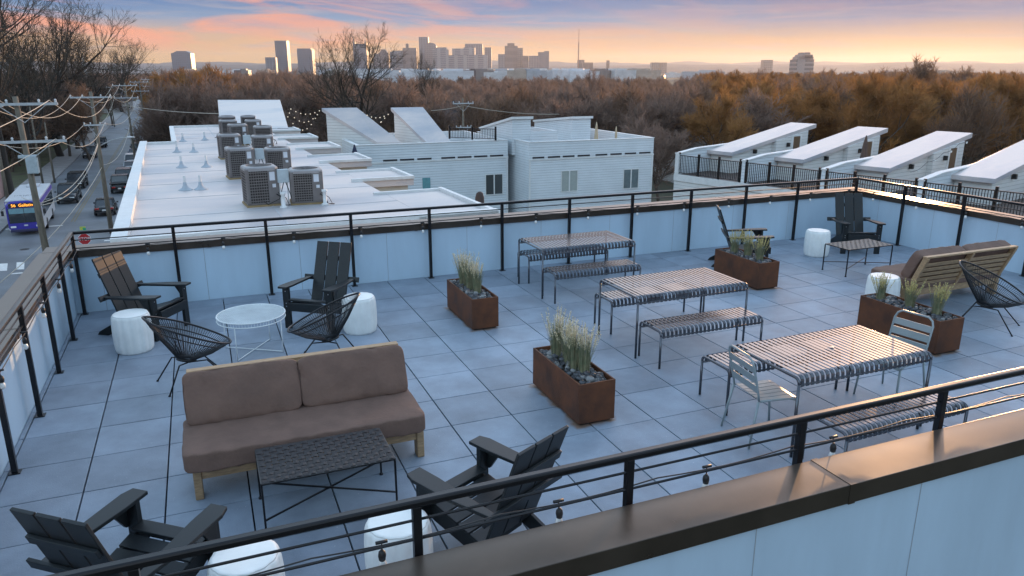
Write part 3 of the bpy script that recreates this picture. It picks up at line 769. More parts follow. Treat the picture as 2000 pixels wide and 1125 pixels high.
# ------------------------------------------------------------------ air conditioners
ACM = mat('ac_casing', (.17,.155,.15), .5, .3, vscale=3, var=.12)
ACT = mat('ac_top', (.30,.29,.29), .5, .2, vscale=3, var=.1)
ACC = mat('ac_coil', (.035,.03,.028), .6, .3)
def acunit():
    t = thing('air_conditioner', 'x', 'air conditioner', (0,0,0), 0, 'air conditioners on the long white roof')
    w, h = .43, 1.0
    MB().box(-w-.03,-w-.03,0,w+.03,w+.03,.05).build('pad', mat('wood_pad', (.28,.2,.1), .8), t)
    c = MB(); c.box(-w+.03,-w+.03,.09,w-.03,w-.03,h-.09); c.build('coil', ACC, t)
    c = MB()
    for s in (-1, 1):
        for r_ in (-1, 1): c.box(s*w-.045*(s+1)+.0*s, r_*w-.045*(r_+1), .05, s*w-.045*(s-1), r_*w-.045*(r_-1), h-.05)
    c.box(-w,-w,.051,w,w,.10); c.box(.13,-w-.001,.10,w-.001,-w+.04,h-.06); c.box(w-.04,-w+.041,.10,w+.001,-.08,h-.06)
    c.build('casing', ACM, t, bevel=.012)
    g_ = MB()
    for i in range(11): z = .14+i*.072; g_.box(-w+.05,-w-.004,z,.125,-w+.006,z+.022).box(-w+.05,w-.006,z,w-.05,w+.004,z+.022).box(-w-.004,-w+.05,z,-w+.006,w-.05,z+.022).box(w-.006,-.075,z,w+.004,w-.05,z+.022)
    for i in range(9): x = -w+.07+i*.062; g_.box(x,-w-.006,.10,x+.014,-w-.001,h-.09)
    g_.build('louvre', ACM, t)
    tp = MB(); n = 28
    for (ra, rb, za, zb) in ((.0,.0,0,0),): pass
    sq = []; 
    for k in range(n):
        a = 2*pi*k/n; nk = (abs(cos(a))**8+abs(sin(a))**8)**(1/8); sq.append((cos(a)/nk, sin(a)/nk))
    rings = [[(x*(w+.008), y*(w+.008), h-.09) for x, y in sq], [(x*(w+.008), y*(w+.008), h-.02) for x, y in sq], [(x*(w-.03), y*(w-.03), h+.012) for x, y in sq],
             [(.35*cos(2*pi*k/n), .35*sin(2*pi*k/n), h+.018) for k in range(n)], [(.33*cos(2*pi*k/n), .33*sin(2*pi*k/n), h-.05) for k in range(n)]]
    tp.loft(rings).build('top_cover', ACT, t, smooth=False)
    MB().lathe([(.325,h-.045),(.32,h-.040)], 24).build('fan_well', mat('fan_dark', (.01,.01,.01), .7), t)
    gr = MB()
    for r_ in (.10,.16,.22,.28,.335): gr.tube([(r_*cos(2*pi*k/24), r_*sin(2*pi*k/24), h+.022) for k in range(24)], .004, 4, closed=True)
    for k in range(8): a = 2*pi*k/8; gr.tube([(0,0,h+.03),(.34*cos(a),.34*sin(a),h+.02)], .004, 4)
    gr.build('fan_guard', ACM, t)
    MB().box(.18,-w-.006,.66,.32,-w-.002,.88).box(.24,-w-.006,.48,.33,-w-.002,.57).build('sticker', mat('label_white', (.6,.62,.66), .5), t)
    MB().tube([(w-.1,-w-.0,.3),(w+.02,-w-.14,.22),(w+.08,-w-.2,.03),(w+.25,-w-.15,.015)], .014, 6).tube([(w-.06,-w,.34),(w+.12,-w-.1,.2),(w+.2,-w-.05,.02)], .009, 6).build('hose', RUBBER, t, smooth=True)
    return t
ac = acunit()
AC = [((2.56,15.40),1.05,'air conditioner nearest the railing on the left of the first pair'), ((3.76,15.28),.93,'air conditioner nearest the railing on the right of the first pair'),
      ((2.36,21.4),1.03,'left air conditioner of the second pair with a white sticker'), ((3.66,21.9),.92,'right air conditioner of the second pair'),
      ((2.30,28.0),1.0,'left air conditioner of the third pair'), ((3.62,27.8),.92,'right air conditioner of the third pair'),
      (tuple(at(467,283,RZ)[:2]),1.02,'air conditioner with a red badge, left of the fourth pair'), (tuple(at(516,284,RZ)[:2]),.95,'air conditioner on the right of the fourth pair'),
      (tuple(at(448,270,RZ)[:2]),.98,'left air conditioner of the fifth pair'), (tuple(at(497,268,RZ)[:2]),.95,'right air conditioner of the fifth pair'),
      (tuple(at(446,259,RZ)[:2]),.98,'farthest air conditioner on the left'), (tuple(at(487,257,RZ)[:2]),.95,'farthest air conditioner on the right')]
for i, (p, s, lb) in enumerate(AC):
    if i == 0: ac.location = (*p, RZ); ac.rotation_euler = (0,0,ROT+.06); ac['label'] = lb; ac.scale = (1,1,s)
    else: dup(ac, (*p, RZ+.001), ROT+(.06 if i % 2 == 0 else -.1)+(0 if i < 6 else pi/2*(i % 3)), lb, scale=(1,1,s))
BOXM = mat('switch_box', (.40,.47,.50), .5, .2)
def swbox(loc, label):
    t = thing('disconnect_box', label, 'electrical box', loc, .1, 'switch boxes between the air conditioners')
    MB().box(-.15,-.06,.62,.15,.06,.98).build('enclosure', BOXM, t, bevel=.01)
    MB().tube([(-.1,0,0),(-.1,0,.62)], .016, 6).tube([(.1,0,0),(.1,0,.62)], .016, 6).build('post', TRIM, t)
    MB().tube([(.0,-.05,.64),(-.15,-.1,.2),(-.45,.0,.05),(-.7,.1,.3)], .012, 6).tube([(.05,-.05,.64),(.2,-.1,.1),(.4,.05,.05),(.6,.1,.3)], .012, 6).build('conduit', RUBBER, t, smooth=True)
    return t
b0 = swbox((3.13,15.0,RZ), 'grey switch box standing between the first pair of air conditioners')
dup(b0, (3.0,21.2,RZ), .05, 'grey switch box between the second pair of air conditioners')
dup(b0, (2.98,27.4,RZ), .05, 'grey switch box between the third pair of air conditioners')
for i, (x, y) in enumerate(((3.05,14.6),(4.15,14.65),(3.05,15.7))):
    t = tag(MB().lathe([(.11,0),(.10,.03),(.055,.05),(.05,.34),(.075,.36),(.075,.42)], 12, (x,y,RZ)).build('pipe_boot', TRIM, smooth=True), ['white pipe boot in front of the first pair of air conditioners, on the left','white pipe boot in front of the first pair of air conditioners, on the right','white pipe boot behind the grey switch box'][i], 'roof pipe', 'white pipe boots on the long roof')

# ------------------------------------------------------------------ white siding houses behind
GLASSD = mat('window_glass', (.05,.06,.065), .08, spec=.8, var=0)
GLASSB = mat('window_blind', (.34,.38,.36), .25, var=.05)
DOORT = mat('teal_door', (.12,.30,.33), .5)
def window(parent, o, x0, x1, z0, z1, y, gm, mull=True, nrm=-1):
    f = MB(); e = .05; ya, yb = y-.035, y+.02
    f.box(x0-e,ya,z0-e,x1+e,yb,z0).box(x0-e,ya,z1,x1+e,yb,z1+e).box(x0-e,ya,z0,x0,yb,z1).box(x1,ya,z0,x1+e,yb,z1)
    if mull: f.box((x0+x1)/2-.04,ya+.004,z0,(x0+x1)/2+.04,yb-.001,z1)
    fo = f.xf(Matrix.Translation(-o)).build('window', TRIM, parent)
    MB().box(x0,y-.012,z0,x1,y+.01,z1).xf(Matrix.Translation(-o)).build('pane', gm, fo)
def siding_house(label, xa, xb, y, ztop, depth, wins, slots, band=None):
    o = Vector(((xa+xb)/2, y+depth/2, G)); t = thing('siding_house', label, 'house', o, 0, 'white siding townhouses behind the long roof'); M = Matrix.Translation(-o)
    MB().box(xa,y,G+.01,xb,y+depth,ztop-1.05).xf(M).build('wall', SIDE, t)
    th = .22; p = MB().box(xa+.003,y+.003,ztop-1.05,xb-.003,y+th,ztop-.04).box(xa+.003,y+depth-th,ztop-1.05,xb-.003,y+depth,ztop-.04).box(xa+.003,y+th,ztop-1.049,xa+th,y+depth-th,ztop-.04).box(xb-th,y+th,ztop-1.049,xb-.003,y+depth-th,ztop-.04)
    p.xf(M).build('parapet', SIDE, t)
    MB().box(xa-.03,y-.03,ztop-.041,xb+.03,y+th+.02,ztop).box(xa-.03,y+depth-th-.02,ztop-.041,xb+.03,y+depth+.03,ztop).box(xa-.03,y+th+.021,ztop-.042,xa+th+.02,y+depth-th-.021,ztop).box(xb-th-.02,y+th+.021,ztop-.042,xb+.03,y+depth-th-.021,ztop).xf(M).build('parapet_cap', TRIM, t)
    MB().box(xa+th,y+th,ztop-1.048,xb-th,y+depth-th,ztop-.95).xf(M).build('roof', MEMB, t)
    MB().box(xa-.02,y-.04,ztop-1.16,xb+.02,y-.001,ztop-1.06).box(xa,y-.025,G+1,xa+.12,y-.001,ztop-1.17).box(xb-.12,y-.025,G+1,xb,y-.001,ztop-1.17).xf(M).build('corner_trim', TRIM, t)
    for (x0, x1) in slots:
        MB().box(x0,y-.012,ztop-1.04,x1,y-.002,ztop-.93).xf(M).build('roof_vent_slot', mat('vent_slot', (.03,.03,.035), .8), t)
    for wn in wins: window(t, o, *wn)
    return t, o
ZT = -1.0
YA, YB = 39.35, 37.2
def xr(px, py, Y): return aty(px, py, Y).x
def zr(px, py, Y): return aty(px, py, Y).z
sl = [(xr(a,313,YA), xr(b,313,YA)) for a, b in ((748,776),(781,809),(815,843),(862,889),(894,921),(926,952),(957,983))]
wA = (xr(949,360,YA), xr(981,360,YA), zr(965,379,YA), zr(965,341,YA), YA, GLASSD)
A_, oA = siding_house('left white siding house with a dark window, behind the long roof', xr(696,300,YA), xr(992,300,YA), YA, ZT, 8.5, [wA], sl)
MB().box(xr(826,380,YA),YA-.03,zr(833,379,YA),xr(841,380,YA),YA-.002,zr(833,347,YA)).xf(Matrix.Translation(-oA)).build('door', DOORT, A_)
sl = [(xr(a,306,YB), xr(b,306,YB)) for a, b in ((1040,1063),(1070,1094),(1099,1122),(1128,1152),(1163,1186),(1192,1214),(1220,1242),(1248,1270))]
wB = (xr(1097,350,YB), xr(1127,350,YB), zr(1112,373,YB), zr(1112,334,YB), YB, GLASSB)
wC = (xr(1218,350,YB), xr(1246,350,YB), zr(1232,367,YB), zr(1232,331,YB), YB, mat('window_blind_dark', (.12,.16,.17), .2))
B_, oB = siding_house('right white siding house with two pale shaded windows', xr(1033,300,YB)-.0, xr(1276,300,YB), YB, ZT, 9.5, [wB, wC], sl)
# stair houses: sloped ones on the left house rise away from the camera
bulkhead('sloped white stair house with a dark pole, left of the two on the siding house', (at(737,278,-1.12),at(783,278,-1.12)), (at(628,211,.95),at(697,210,.95)), -1.95, wallm=SIDE2)
bulkhead('sloped white stair house in the middle of the siding house roof', (at(833,278,-1.12),at(881,278,-1.12)), (at(763,210,.9),at(826,209,.9)), -1.95, wallm=SIDE2)
def gable_head(label, pxs, Yf, dep, zlo):
    (xa, ya), (xb, yb) = pxs; x0 = xr(xa, ya, Yf); x1 = xr(xb, yb, Yf); zt = zr(xa, ya, Yf)
    o = Vector(((x0+x1)/2, Yf+dep/2, -2)); t = thing('stair_house', label, 'stair house', o, 0, 'white stair houses with sloped roofs'); M = Matrix.Translation(-o)
    MB().prism([(Yf,-2),(Yf+dep,-2),(Yf+dep,zlo),(Yf,zt)], x0+.05, x1-.05).xf(M).build('wall', SIDE, t)
    MB().prism([(Yf-.12,zt),(Yf+dep+.1,zlo-.02),(Yf+dep+.1,zlo+.13),(Yf-.12,zt+.16)], x0-.04, x1+.08).xf(M).build('roof', TRIM, t)
    return t
gable_head('white stair house rising toward the camera between the two siding houses', ((999,233),(1038,233)), YA+.1, 6.0, -.75)
gable_head('white stair house on the right siding house beside its chimney pipes', ((1116,232),(1155,231)), YB+5.0, 6.5, -.55)
tag(MB().box(xr(1036,280,YB)+.6,YB+1.2,-2.0,xr(1105,280,YB),YB+1.4,-.45).box(xr(1105,280,YB)-.2,YB+1.401,-2.0,xr(1105,280,YB),YB+5.2,-.46).build('roof_screen', SIDE), 'low white siding screen wall on the right house roof', 'screen wall')
for i, (px, py, h, r_, lb) in enumerate(((1164,282,1.5,.13,'taller pale furled parasol standing on the right siding house'),(1203,268,.75,.08,'short pale pipe on the right siding house roof'))):
    p = aty(px, py, YB+2.5)
    tag(MB().lathe([(r_*.6,-1),(r_,-.2),(r_*1.05,h*.3),(r_*.55,h*.8),(r_*.15,h)], 10, (p.x,p.y,p.z)).build('furled_parasol' if i == 0 else 'roof_pipe', mat('tan_canvas', (.45,.36,.24), .8), smooth=True), lb, 'parasol' if i == 0 else 'roof pipe')
# dark pole before the left stair house
p = at(666,262,-1.1); tag(MB().tube([(p.x,p.y,-1.2),(p.x,p.y,zr(663,208,p.y))], .055, 8).build('flue_pole', BLACKM), 'thin black pole in front of the left sloped stair house', 'pole')
p = aty(693,299,YA-.6); tag(MB().lathe([(.14,-1.2),(.20,-.7),(.30,-.35),(.12,.2),(.03,.5)], 8, p).build('folded_parasol', mat('navy_canvas', (.02,.025,.06), .8)), 'dark blue folded parasol at the corner of the left siding house', 'parasol')
p = aty(937,383,20.); tag(MB().lathe([(.17,-1.2),(.19,-.6),(.17,-.05),(.12,.12),(.05,.16)], 9, p).build('furled_umbrella', mat('brown_canvas', (.06,.04,.035), .85), smooth=True), 'dark brown furled umbrella beyond the end of the first bay roof', 'umbrella')
# white deck rail on siding house
def picket_rail(t, pts, h=1.07, m=BLACKM, pitch=.11, posts=True, org=Vector((0,0,0)), thick=.012):
    for (a, b) in zip(pts[:-1], pts[1:]):
        a = Vector(a)-org; b = Vector(b)-org; d = b-a; n = max(1, int(d.length/pitch))
        MB().beam(a+Vector((0,0,h)), b+Vector((0,0,h)), .05, .04).beam(a+Vector((0,0,.09)), b+Vector((0,0,.09)), .035, .035).build('rail', m, t)
        k = MB()
        for i in range(1, n): p = a+d*(i/n); k.box(p.x-thick,p.y-thick,p.z+.09,p.x+thick,p.y+thick,p.z+h)
        k.build('pickets', m, t)
        np_ = max(1, round(d.length/1.45))
        for i in range(np_+1):
            p = a+d*(i/np_); MB().box(p.x-.05,p.y-.05,p.z,p.x+.05,p.y+.05,p.z+h+.16).build('rail_post', m, t)
t = thing('deck_railing', 'short black railing beside the tan deck on the left siding house roof', 'railing', (18,44,-1))
picket_rail(t, [at(878,271,-1.0)+Vector((0,0,0)), at(968,274,-1.0)], .7, org=Vector((18,44,-1)))

# ------------------------------------------------------------------ right-hand row of white roof decks
RR = math.atan2(.24,.97)
ro = Vector((25.55,29.35,0)); MR = Matrix.Translation(ro) @ Matrix.Rotation(RR,4,'Z'); DZ = -2.30; UW = 4.45
def rl(x, y, z): return MR @ Vector((x, y, z))
DOORB = mat('brown_door', (.12,.07,.035), .5); LAMPM = mat('lamp_black', (.015,.015,.015), .4)
DECKM = mat('brown_deck', (.085,.06,.05), .7, var=.2, vscale=3)
for u in range(5):
    t = thing('deck_townhouse', ['farthest','second farthest','middle','second nearest','nearest'][u]+' white townhouse of the right row with a roof deck and sloped stair house', 'townhouse', ro, RR, 'white townhouses of the right row')
    t.location = rl(0,-UW*u,0); y0_ = -UW
    MB().box(0,y0_+.002,G+.02,12,0,DZ-.22).build('wall', SIDE2, t)
    MB().box(-.02,y0_+.003,DZ-.22,12.02,.0,DZ).build('deck', DECKM, t)
    MB().box(-.05,y0_+.003,DZ-.35,-.021,0,DZ+.02).build('deck_edge', TRIM, t)
    # partition wall with a sloped shoulder, on the far side of the unit
    MB().prism([(.0,DZ+.001),(3.0,DZ+.001),(5.5,DZ+.001),(5.5,-.85),(1.6,-.98),(.0,DZ+1.12)], -.22, -.02, axis='y').build('partition', SIDE, t)
    MB().beam((-.02,-.12,DZ+1.14), (1.6,-.12,-.96), .30, .06).beam((1.6,-.12,-.96), (5.5,-.12,-.83), .30, .06).build('partition_cap', TRIM, t)
    # sloped stair house
    lx, hx, ya, yb = 2.7, 9.4, -.25, -1.75; zl, zh = -1.22, -.16
    MB().prism([(lx-.3,zl-.08),(lx-.3,zl+.12),(hx+.9,zh+.30),(hx+.9,zh+.06)], yb-.2, ya+.1, axis='y').build('roof', MEMB, t, bevel=.01)
    MB().prism([(lx,DZ+.002),(lx,zl-.02),(hx,zh-.02),(hx,DZ+.002)], yb, ya, axis='y').build('stair_wall', SIDE2, t)
    MB().prism([(6.3,DZ+.003),(6.3,-.66),(hx-.02,zh-.06),(hx-.02,DZ+.003)], yb-.28, yb-.001, axis='y').build('door_bay', SIDE2, t)
    dr = MB().box(7.75,yb-.31,DZ+.02,8.75,yb-.281,DZ+1.9).build('door', TRIM, t)
    MB().box(7.92,yb-.325,DZ+.55,8.55,yb-.311,DZ+1.8).build('door_pane', DOORB, dr)
    for x in (4.6, 7.35): MB().box(x-.08,yb-(.20 if x < 6 else .46),DZ+(1.0 if x < 6 else 1.25),x+.08,yb-(.005 if x < 6 else .285),DZ+(1.22 if x < 6 else 1.48)).build('wall_lamp', LAMPM, t, bevel=.02)
    # black picket railing along the street side
    picket_rail(t, [(.06,-.25,DZ),(.06,y0_+.1,DZ)], 1.05)
    if u == 0:
        picket_rail(t, [(.1,.0,DZ),(2.6,.0,DZ)], 1.05)
        MB().box(-.06,-.30,DZ,.12,-.05,DZ+1.1).build('end_post', TRIM, t)
p = rl(6.0,-UW-3.1,DZ); t = thing('furled_deck_umbrella', 'brown furled umbrella standing on the second townhouse deck', 'umbrella', p)
p2 = aty(1624,345,p.y) 
MB().tube([(0,0,0),(0,0,2.3)], .025, 8).build('pole', BLACKM, t); MB().lathe([(.16,.55),(.20,.62),(.17,1.2),(.10,1.9),(.04,2.25),(.01,2.32)], 12, fn=lambda a, z: 1+.12*cos(6*a)).build('canopy', mat('umbrella_brown', (.10,.065,.05), .85), t, smooth=True)
bs = thing('deck_string_lights', 'string of small lights under the sloped roof of the middle townhouse', 'string lights', rl(3,-2*UW-2.6,0))
pts = [Vector((cos(RR)*x, sin(RR)*x, -1.25+x*.235-.12*sin(pi*(x % 1.5)/1.5))) for x in [i*.25 for i in range(26)]]
MB().tube(pts, .012, 4).build('cord', CORD, bs)
for q_ in pts[3::6]: MB().lathe([(.02,0),(.045,-.05),(.03,-.11)], 6, q_).build('bulb', BULB, bs)

# fairy lights strung between the roofs
FAIRY = mat('fairy_bulb', (.9,.8,.6), .4, emit=(1,.86,.62), estr=.35, var=0)
for (xs, ya_, yb_, Y, lb, n) in (((563,628),208,222,52,'fairy lights hanging left of the pole stair house',22), ((704,762),215,228,50,'fairy lights hanging between the two sloped stair houses',22)):
    a = aty(xs[0],ya_,Y); b = aty(xs[1],ya_+4,Y); t = thing('fairy_lights', lb, 'string lights', (a+b)/2, 0, 'fairy lights between the stair houses'); o = (a+b)/2
    random.seed(n+xs[0])
    for row in range(3):
        pts = []
        for i in range(15):
            s = i/14; p = a.lerp(b, s)-o+Vector((0,row*1.2,-.25*row-1.0*sin(pi*s)*(.4+.4*row))); pts.append(p)
        MB().tube(pts, .012, 4).build('cord', CORD, t)
        for p in pts[1:-1:2]: MB().lathe([(.02,.03),(.04,0),(.02,-.04)], 6, p+Vector((0,0,-.08))).build('bulb', FAIRY, t)
# ================================================================== poles and wires
POLE = mat('wood_pole', (.15,.13,.10), .85, vscale=2, var=.25, stretch=(6,6,1)); ARMM = mat('grey_crossarm', (.42,.44,.45), .7, var=.15)
INS = mat('insulator', (.55,.56,.56), .4); WIRE = mat('power_wire', (.50,.45,.37), .6, .2, var=0)
def pole(label, x, y, ztop, r0=.17, arms=((0,2.9),(-1.55,2.9)), box=False, lamp=False, tilt=0.):
    t = thing('utility_pole', label, 'utility pole', (x,y,G), 0, 'utility poles along the street'); H_ = ztop-G
    MB().tube([(0,0,0),(tilt*.5,0,H_*.5),(tilt,0,H_)], r0, 10, r2=r0*.62).build('pole', POLE, t, smooth=True)
    for (dz, ln) in arms:
        z = H_-.35+dz; a = MB().box(-ln/2,-.07,z-.06,ln/2,.05,z+.06).xf(Matrix.Translation((0,-.2,0))).build('crossarm', ARMM, t)
        MB().beam((-ln*.32,-.2,z-.06), (0,-.2,z-.85), .04, .03).beam((ln*.32,-.2,z-.06), (0,-.2,z-.85), .04, .03).build('arm_brace', ARMM, a)
        for k in (-.48,-.2,.24,.47): MB().lathe([(.03,0),(.06,.03),(.035,.07),(.065,.10),(.03,.17)], 8, (k*ln,-.2,z+.06)).build('insulator', INS, a)
    if box:
        MB().box(-.22,-.45,H_-3.6,.26,-.1,H_-2.75).build('control_box', BOXM, t, bevel=.03)
        MB().box(-.5,-.4,H_-2.85,.26,-.15,H_-2.72).build('box_bracket', BOXM, t)
    if lamp:
        la = MB().tube([(0,0,7.3),(.9,.15,7.75),(1.8,.3,7.95),(2.3,.35,7.95)], .04, 8).build('lamp_arm', ARMM, t, smooth=True)
        MB().lathe([(.04,0),(.13,.1),(.15,.35),(.08,.62),(.02,.68)], 10).xf(Matrix.Translation((2.1,.33,7.95)) @ Matrix.Rotation(pi/2,4,'Y') @ Matrix.Diagonal((.6,1,1,1))).build('lamp_head', INS, la, smooth=True)
    return t
PP = [(-6.45,36.6,2.1),(-6.62,65.0,1.7),(-7.07,106.4,1.9),(-7.65,146.5,2.0),(-8.64,200,2.2)]
p0 = pole('large wooden utility pole in front of the bus with two crossarms and a grey box', *PP[0], r0=.19, box=True, arms=((0,3.0),(-1.75,3.2)), tilt=-.25)
pole('second wooden pole from the camera carrying the street lamp arm', *PP[1], lamp=True, r0=.20, arms=((-.1,3.0),(-2.3,1.6)))
p2_ = pole('third wooden pole at the right kerb beside the row of parked cars', *PP[2])
dup(p2_, (*PP[3][:2], G), .05, 'fourth wooden pole at the right kerb')
dup(p2_, (*PP[4][:2], G), .1, 'farthest tall pole down the right kerb')
for i, (px, py, zt, lb) in enumerate(((19,410,.4,'wooden pole at the left kerb behind the bus roof'),(107,357,-2.6,'thin pole on the left bank beside the dark car'),(85,365,-.6,'thin pole between the left trees and the road'),(178,262,0,'pole behind the diamond road sign'),(224,248,0,'pole on the far left pavement'),(322,212,1.5,'distant pole beside the far parked cars'))):
    p = at(px, py, G); pole(lb, p.x, p.y, zt, r0=.13 if i else .17, arms=() if i in (1,2) else ((0,2.2),))
p = aty(905,262,75); pole('wooden pole with two short crossarms before the blue house', p.x, p.y, zr(905,192,75), arms=((-.2,2.4),(-2.8,1.8)), r0=.15)
p = aty(1245,250,110); pole('bare thin pole rising out of the woods', p.x, p.y, zr(1249,192,110), arms=(), r0=.17)
p = aty(1875,290,90); pole('pole with a crossarm among the sunlit trees at right', p.x, p.y, zr(1877,196,90), arms=((0,3.2),), r0=.14)
def wire(label, a, b, sag, r=.016, n=20, group='overhead wires along the street'):
    a = Vector(a); b = Vector(b); o = (a+b)/2
    w_ = MB().tube([a.lerp(b, i/n)-o+Vector((0,0,-sag*4*(i/n)*(1-i/n))) for i in range(n+1)], r, 5).build('overhead_wire', WIRE, smooth=True)
    w_.location = o; return tag(w_, label, 'wire', group)
A1 = lambda k, dz=-.18: Vector((PP[0][0]-.25+k*3.0, PP[0][1]-.2, PP[0][2]+dz))
A2 = lambda k, dz=-.25: Vector((PP[1][0]+k*3.0, PP[1][1]-.2, PP[1][2]+dz)); A3 = lambda k, dz=-.2: Vector((PP[2][0]+k*2.9, PP[2][1]-.2, PP[2][2]+dz)); A4 = lambda k, dz=-.2: Vector((PP[3][0]+k*2.9, PP[3][1]-.2, PP[3][2]+dz)); A5 = lambda k, dz=-.2: Vector((PP[4][0]+k*2.9, PP[4][1]-.2, PP[4][2]+dz))
nm = {-.48:'outer left',-.2:'inner left',.47:'outer right'}
for k in (-.48,-.2,.47):
    wire(f'{nm[k]} top wire hanging in a deep curve between the first and second poles', A1(k), A2(k), 1.25)
    wire(f'{nm[k]} top wire between the second and third poles', A2(k), A3(k), 1.3)
    wire(f'{nm[k]} top wire between the third and fourth poles', A3(k), A4(k), 1.0)
    wire(f'{nm[k]} top wire between the fourth and farthest poles', A4(k), A5(k), 1.0)
    wire(f'{nm[k]} top wire coming from the large pole toward the camera', Vector((-9+k*3,-6,2.6)), A1(k), 1.3)
for k in (-.48,.47):
    wire(f'{nm[k]} lower wire between the first and second poles', A1(k,-2.0), A2(k*.5,-2.5), 1.0)
    wire(f'{nm[k]} lower wire between the second and third poles', A2(k*.5,-2.5), A3(k,-1.75), 1.3)
    wire(f'{nm[k]} lower wire from the large pole toward the camera', Vector((-10+k*3,-6,.8)), A1(k,-2.0), 1.0)
wire('upper of the two telephone cables crossing before the street from the large pole', (PP[0][0],PP[0][1],-3.0), (PP[1][0],PP[1][1],-2.4), .9, .022)
wire('lower of the two telephone cables crossing before the street from the large pole', (PP[0][0],PP[0][1],-3.1), (PP[1][0],PP[1][1],-2.5), 1.1, .022)
wire('cable from the second pole running down across the bus', (PP[1][0],PP[1][1],-4.4), aty(0,552,30), .6, .02)
wire('cable between the second and third poles over the parked cars', (PP[1][0],PP[1][1],-4.2), (PP[2][0],PP[2][1],-3.2), 1.4, .02)
wire('guy cable from the large pole down toward the left bank', (PP[0][0],PP[0][1],-2.9), at(42,385,G+4), .1, .018)
wire('wire crossing the street behind the pole tops toward the long roof', at(240,205,-.5), aty(430,222,62), .2, .03)
wire('service wire over the blue house toward the right', aty(842,216,75), aty(905,206,75), .1, .03); wire('service wire from the crossarm pole to the right of the blue house', aty(905,206,75), aty(1092,223,75), .3, .03)
wire('left wire of the sunlit pole at right', aty(1790,222,90), aty(1875,200,90), .3, .025); wire('right wire of the sunlit pole at right', aty(1876,200,90), aty(1998,208,90), .3, .025)

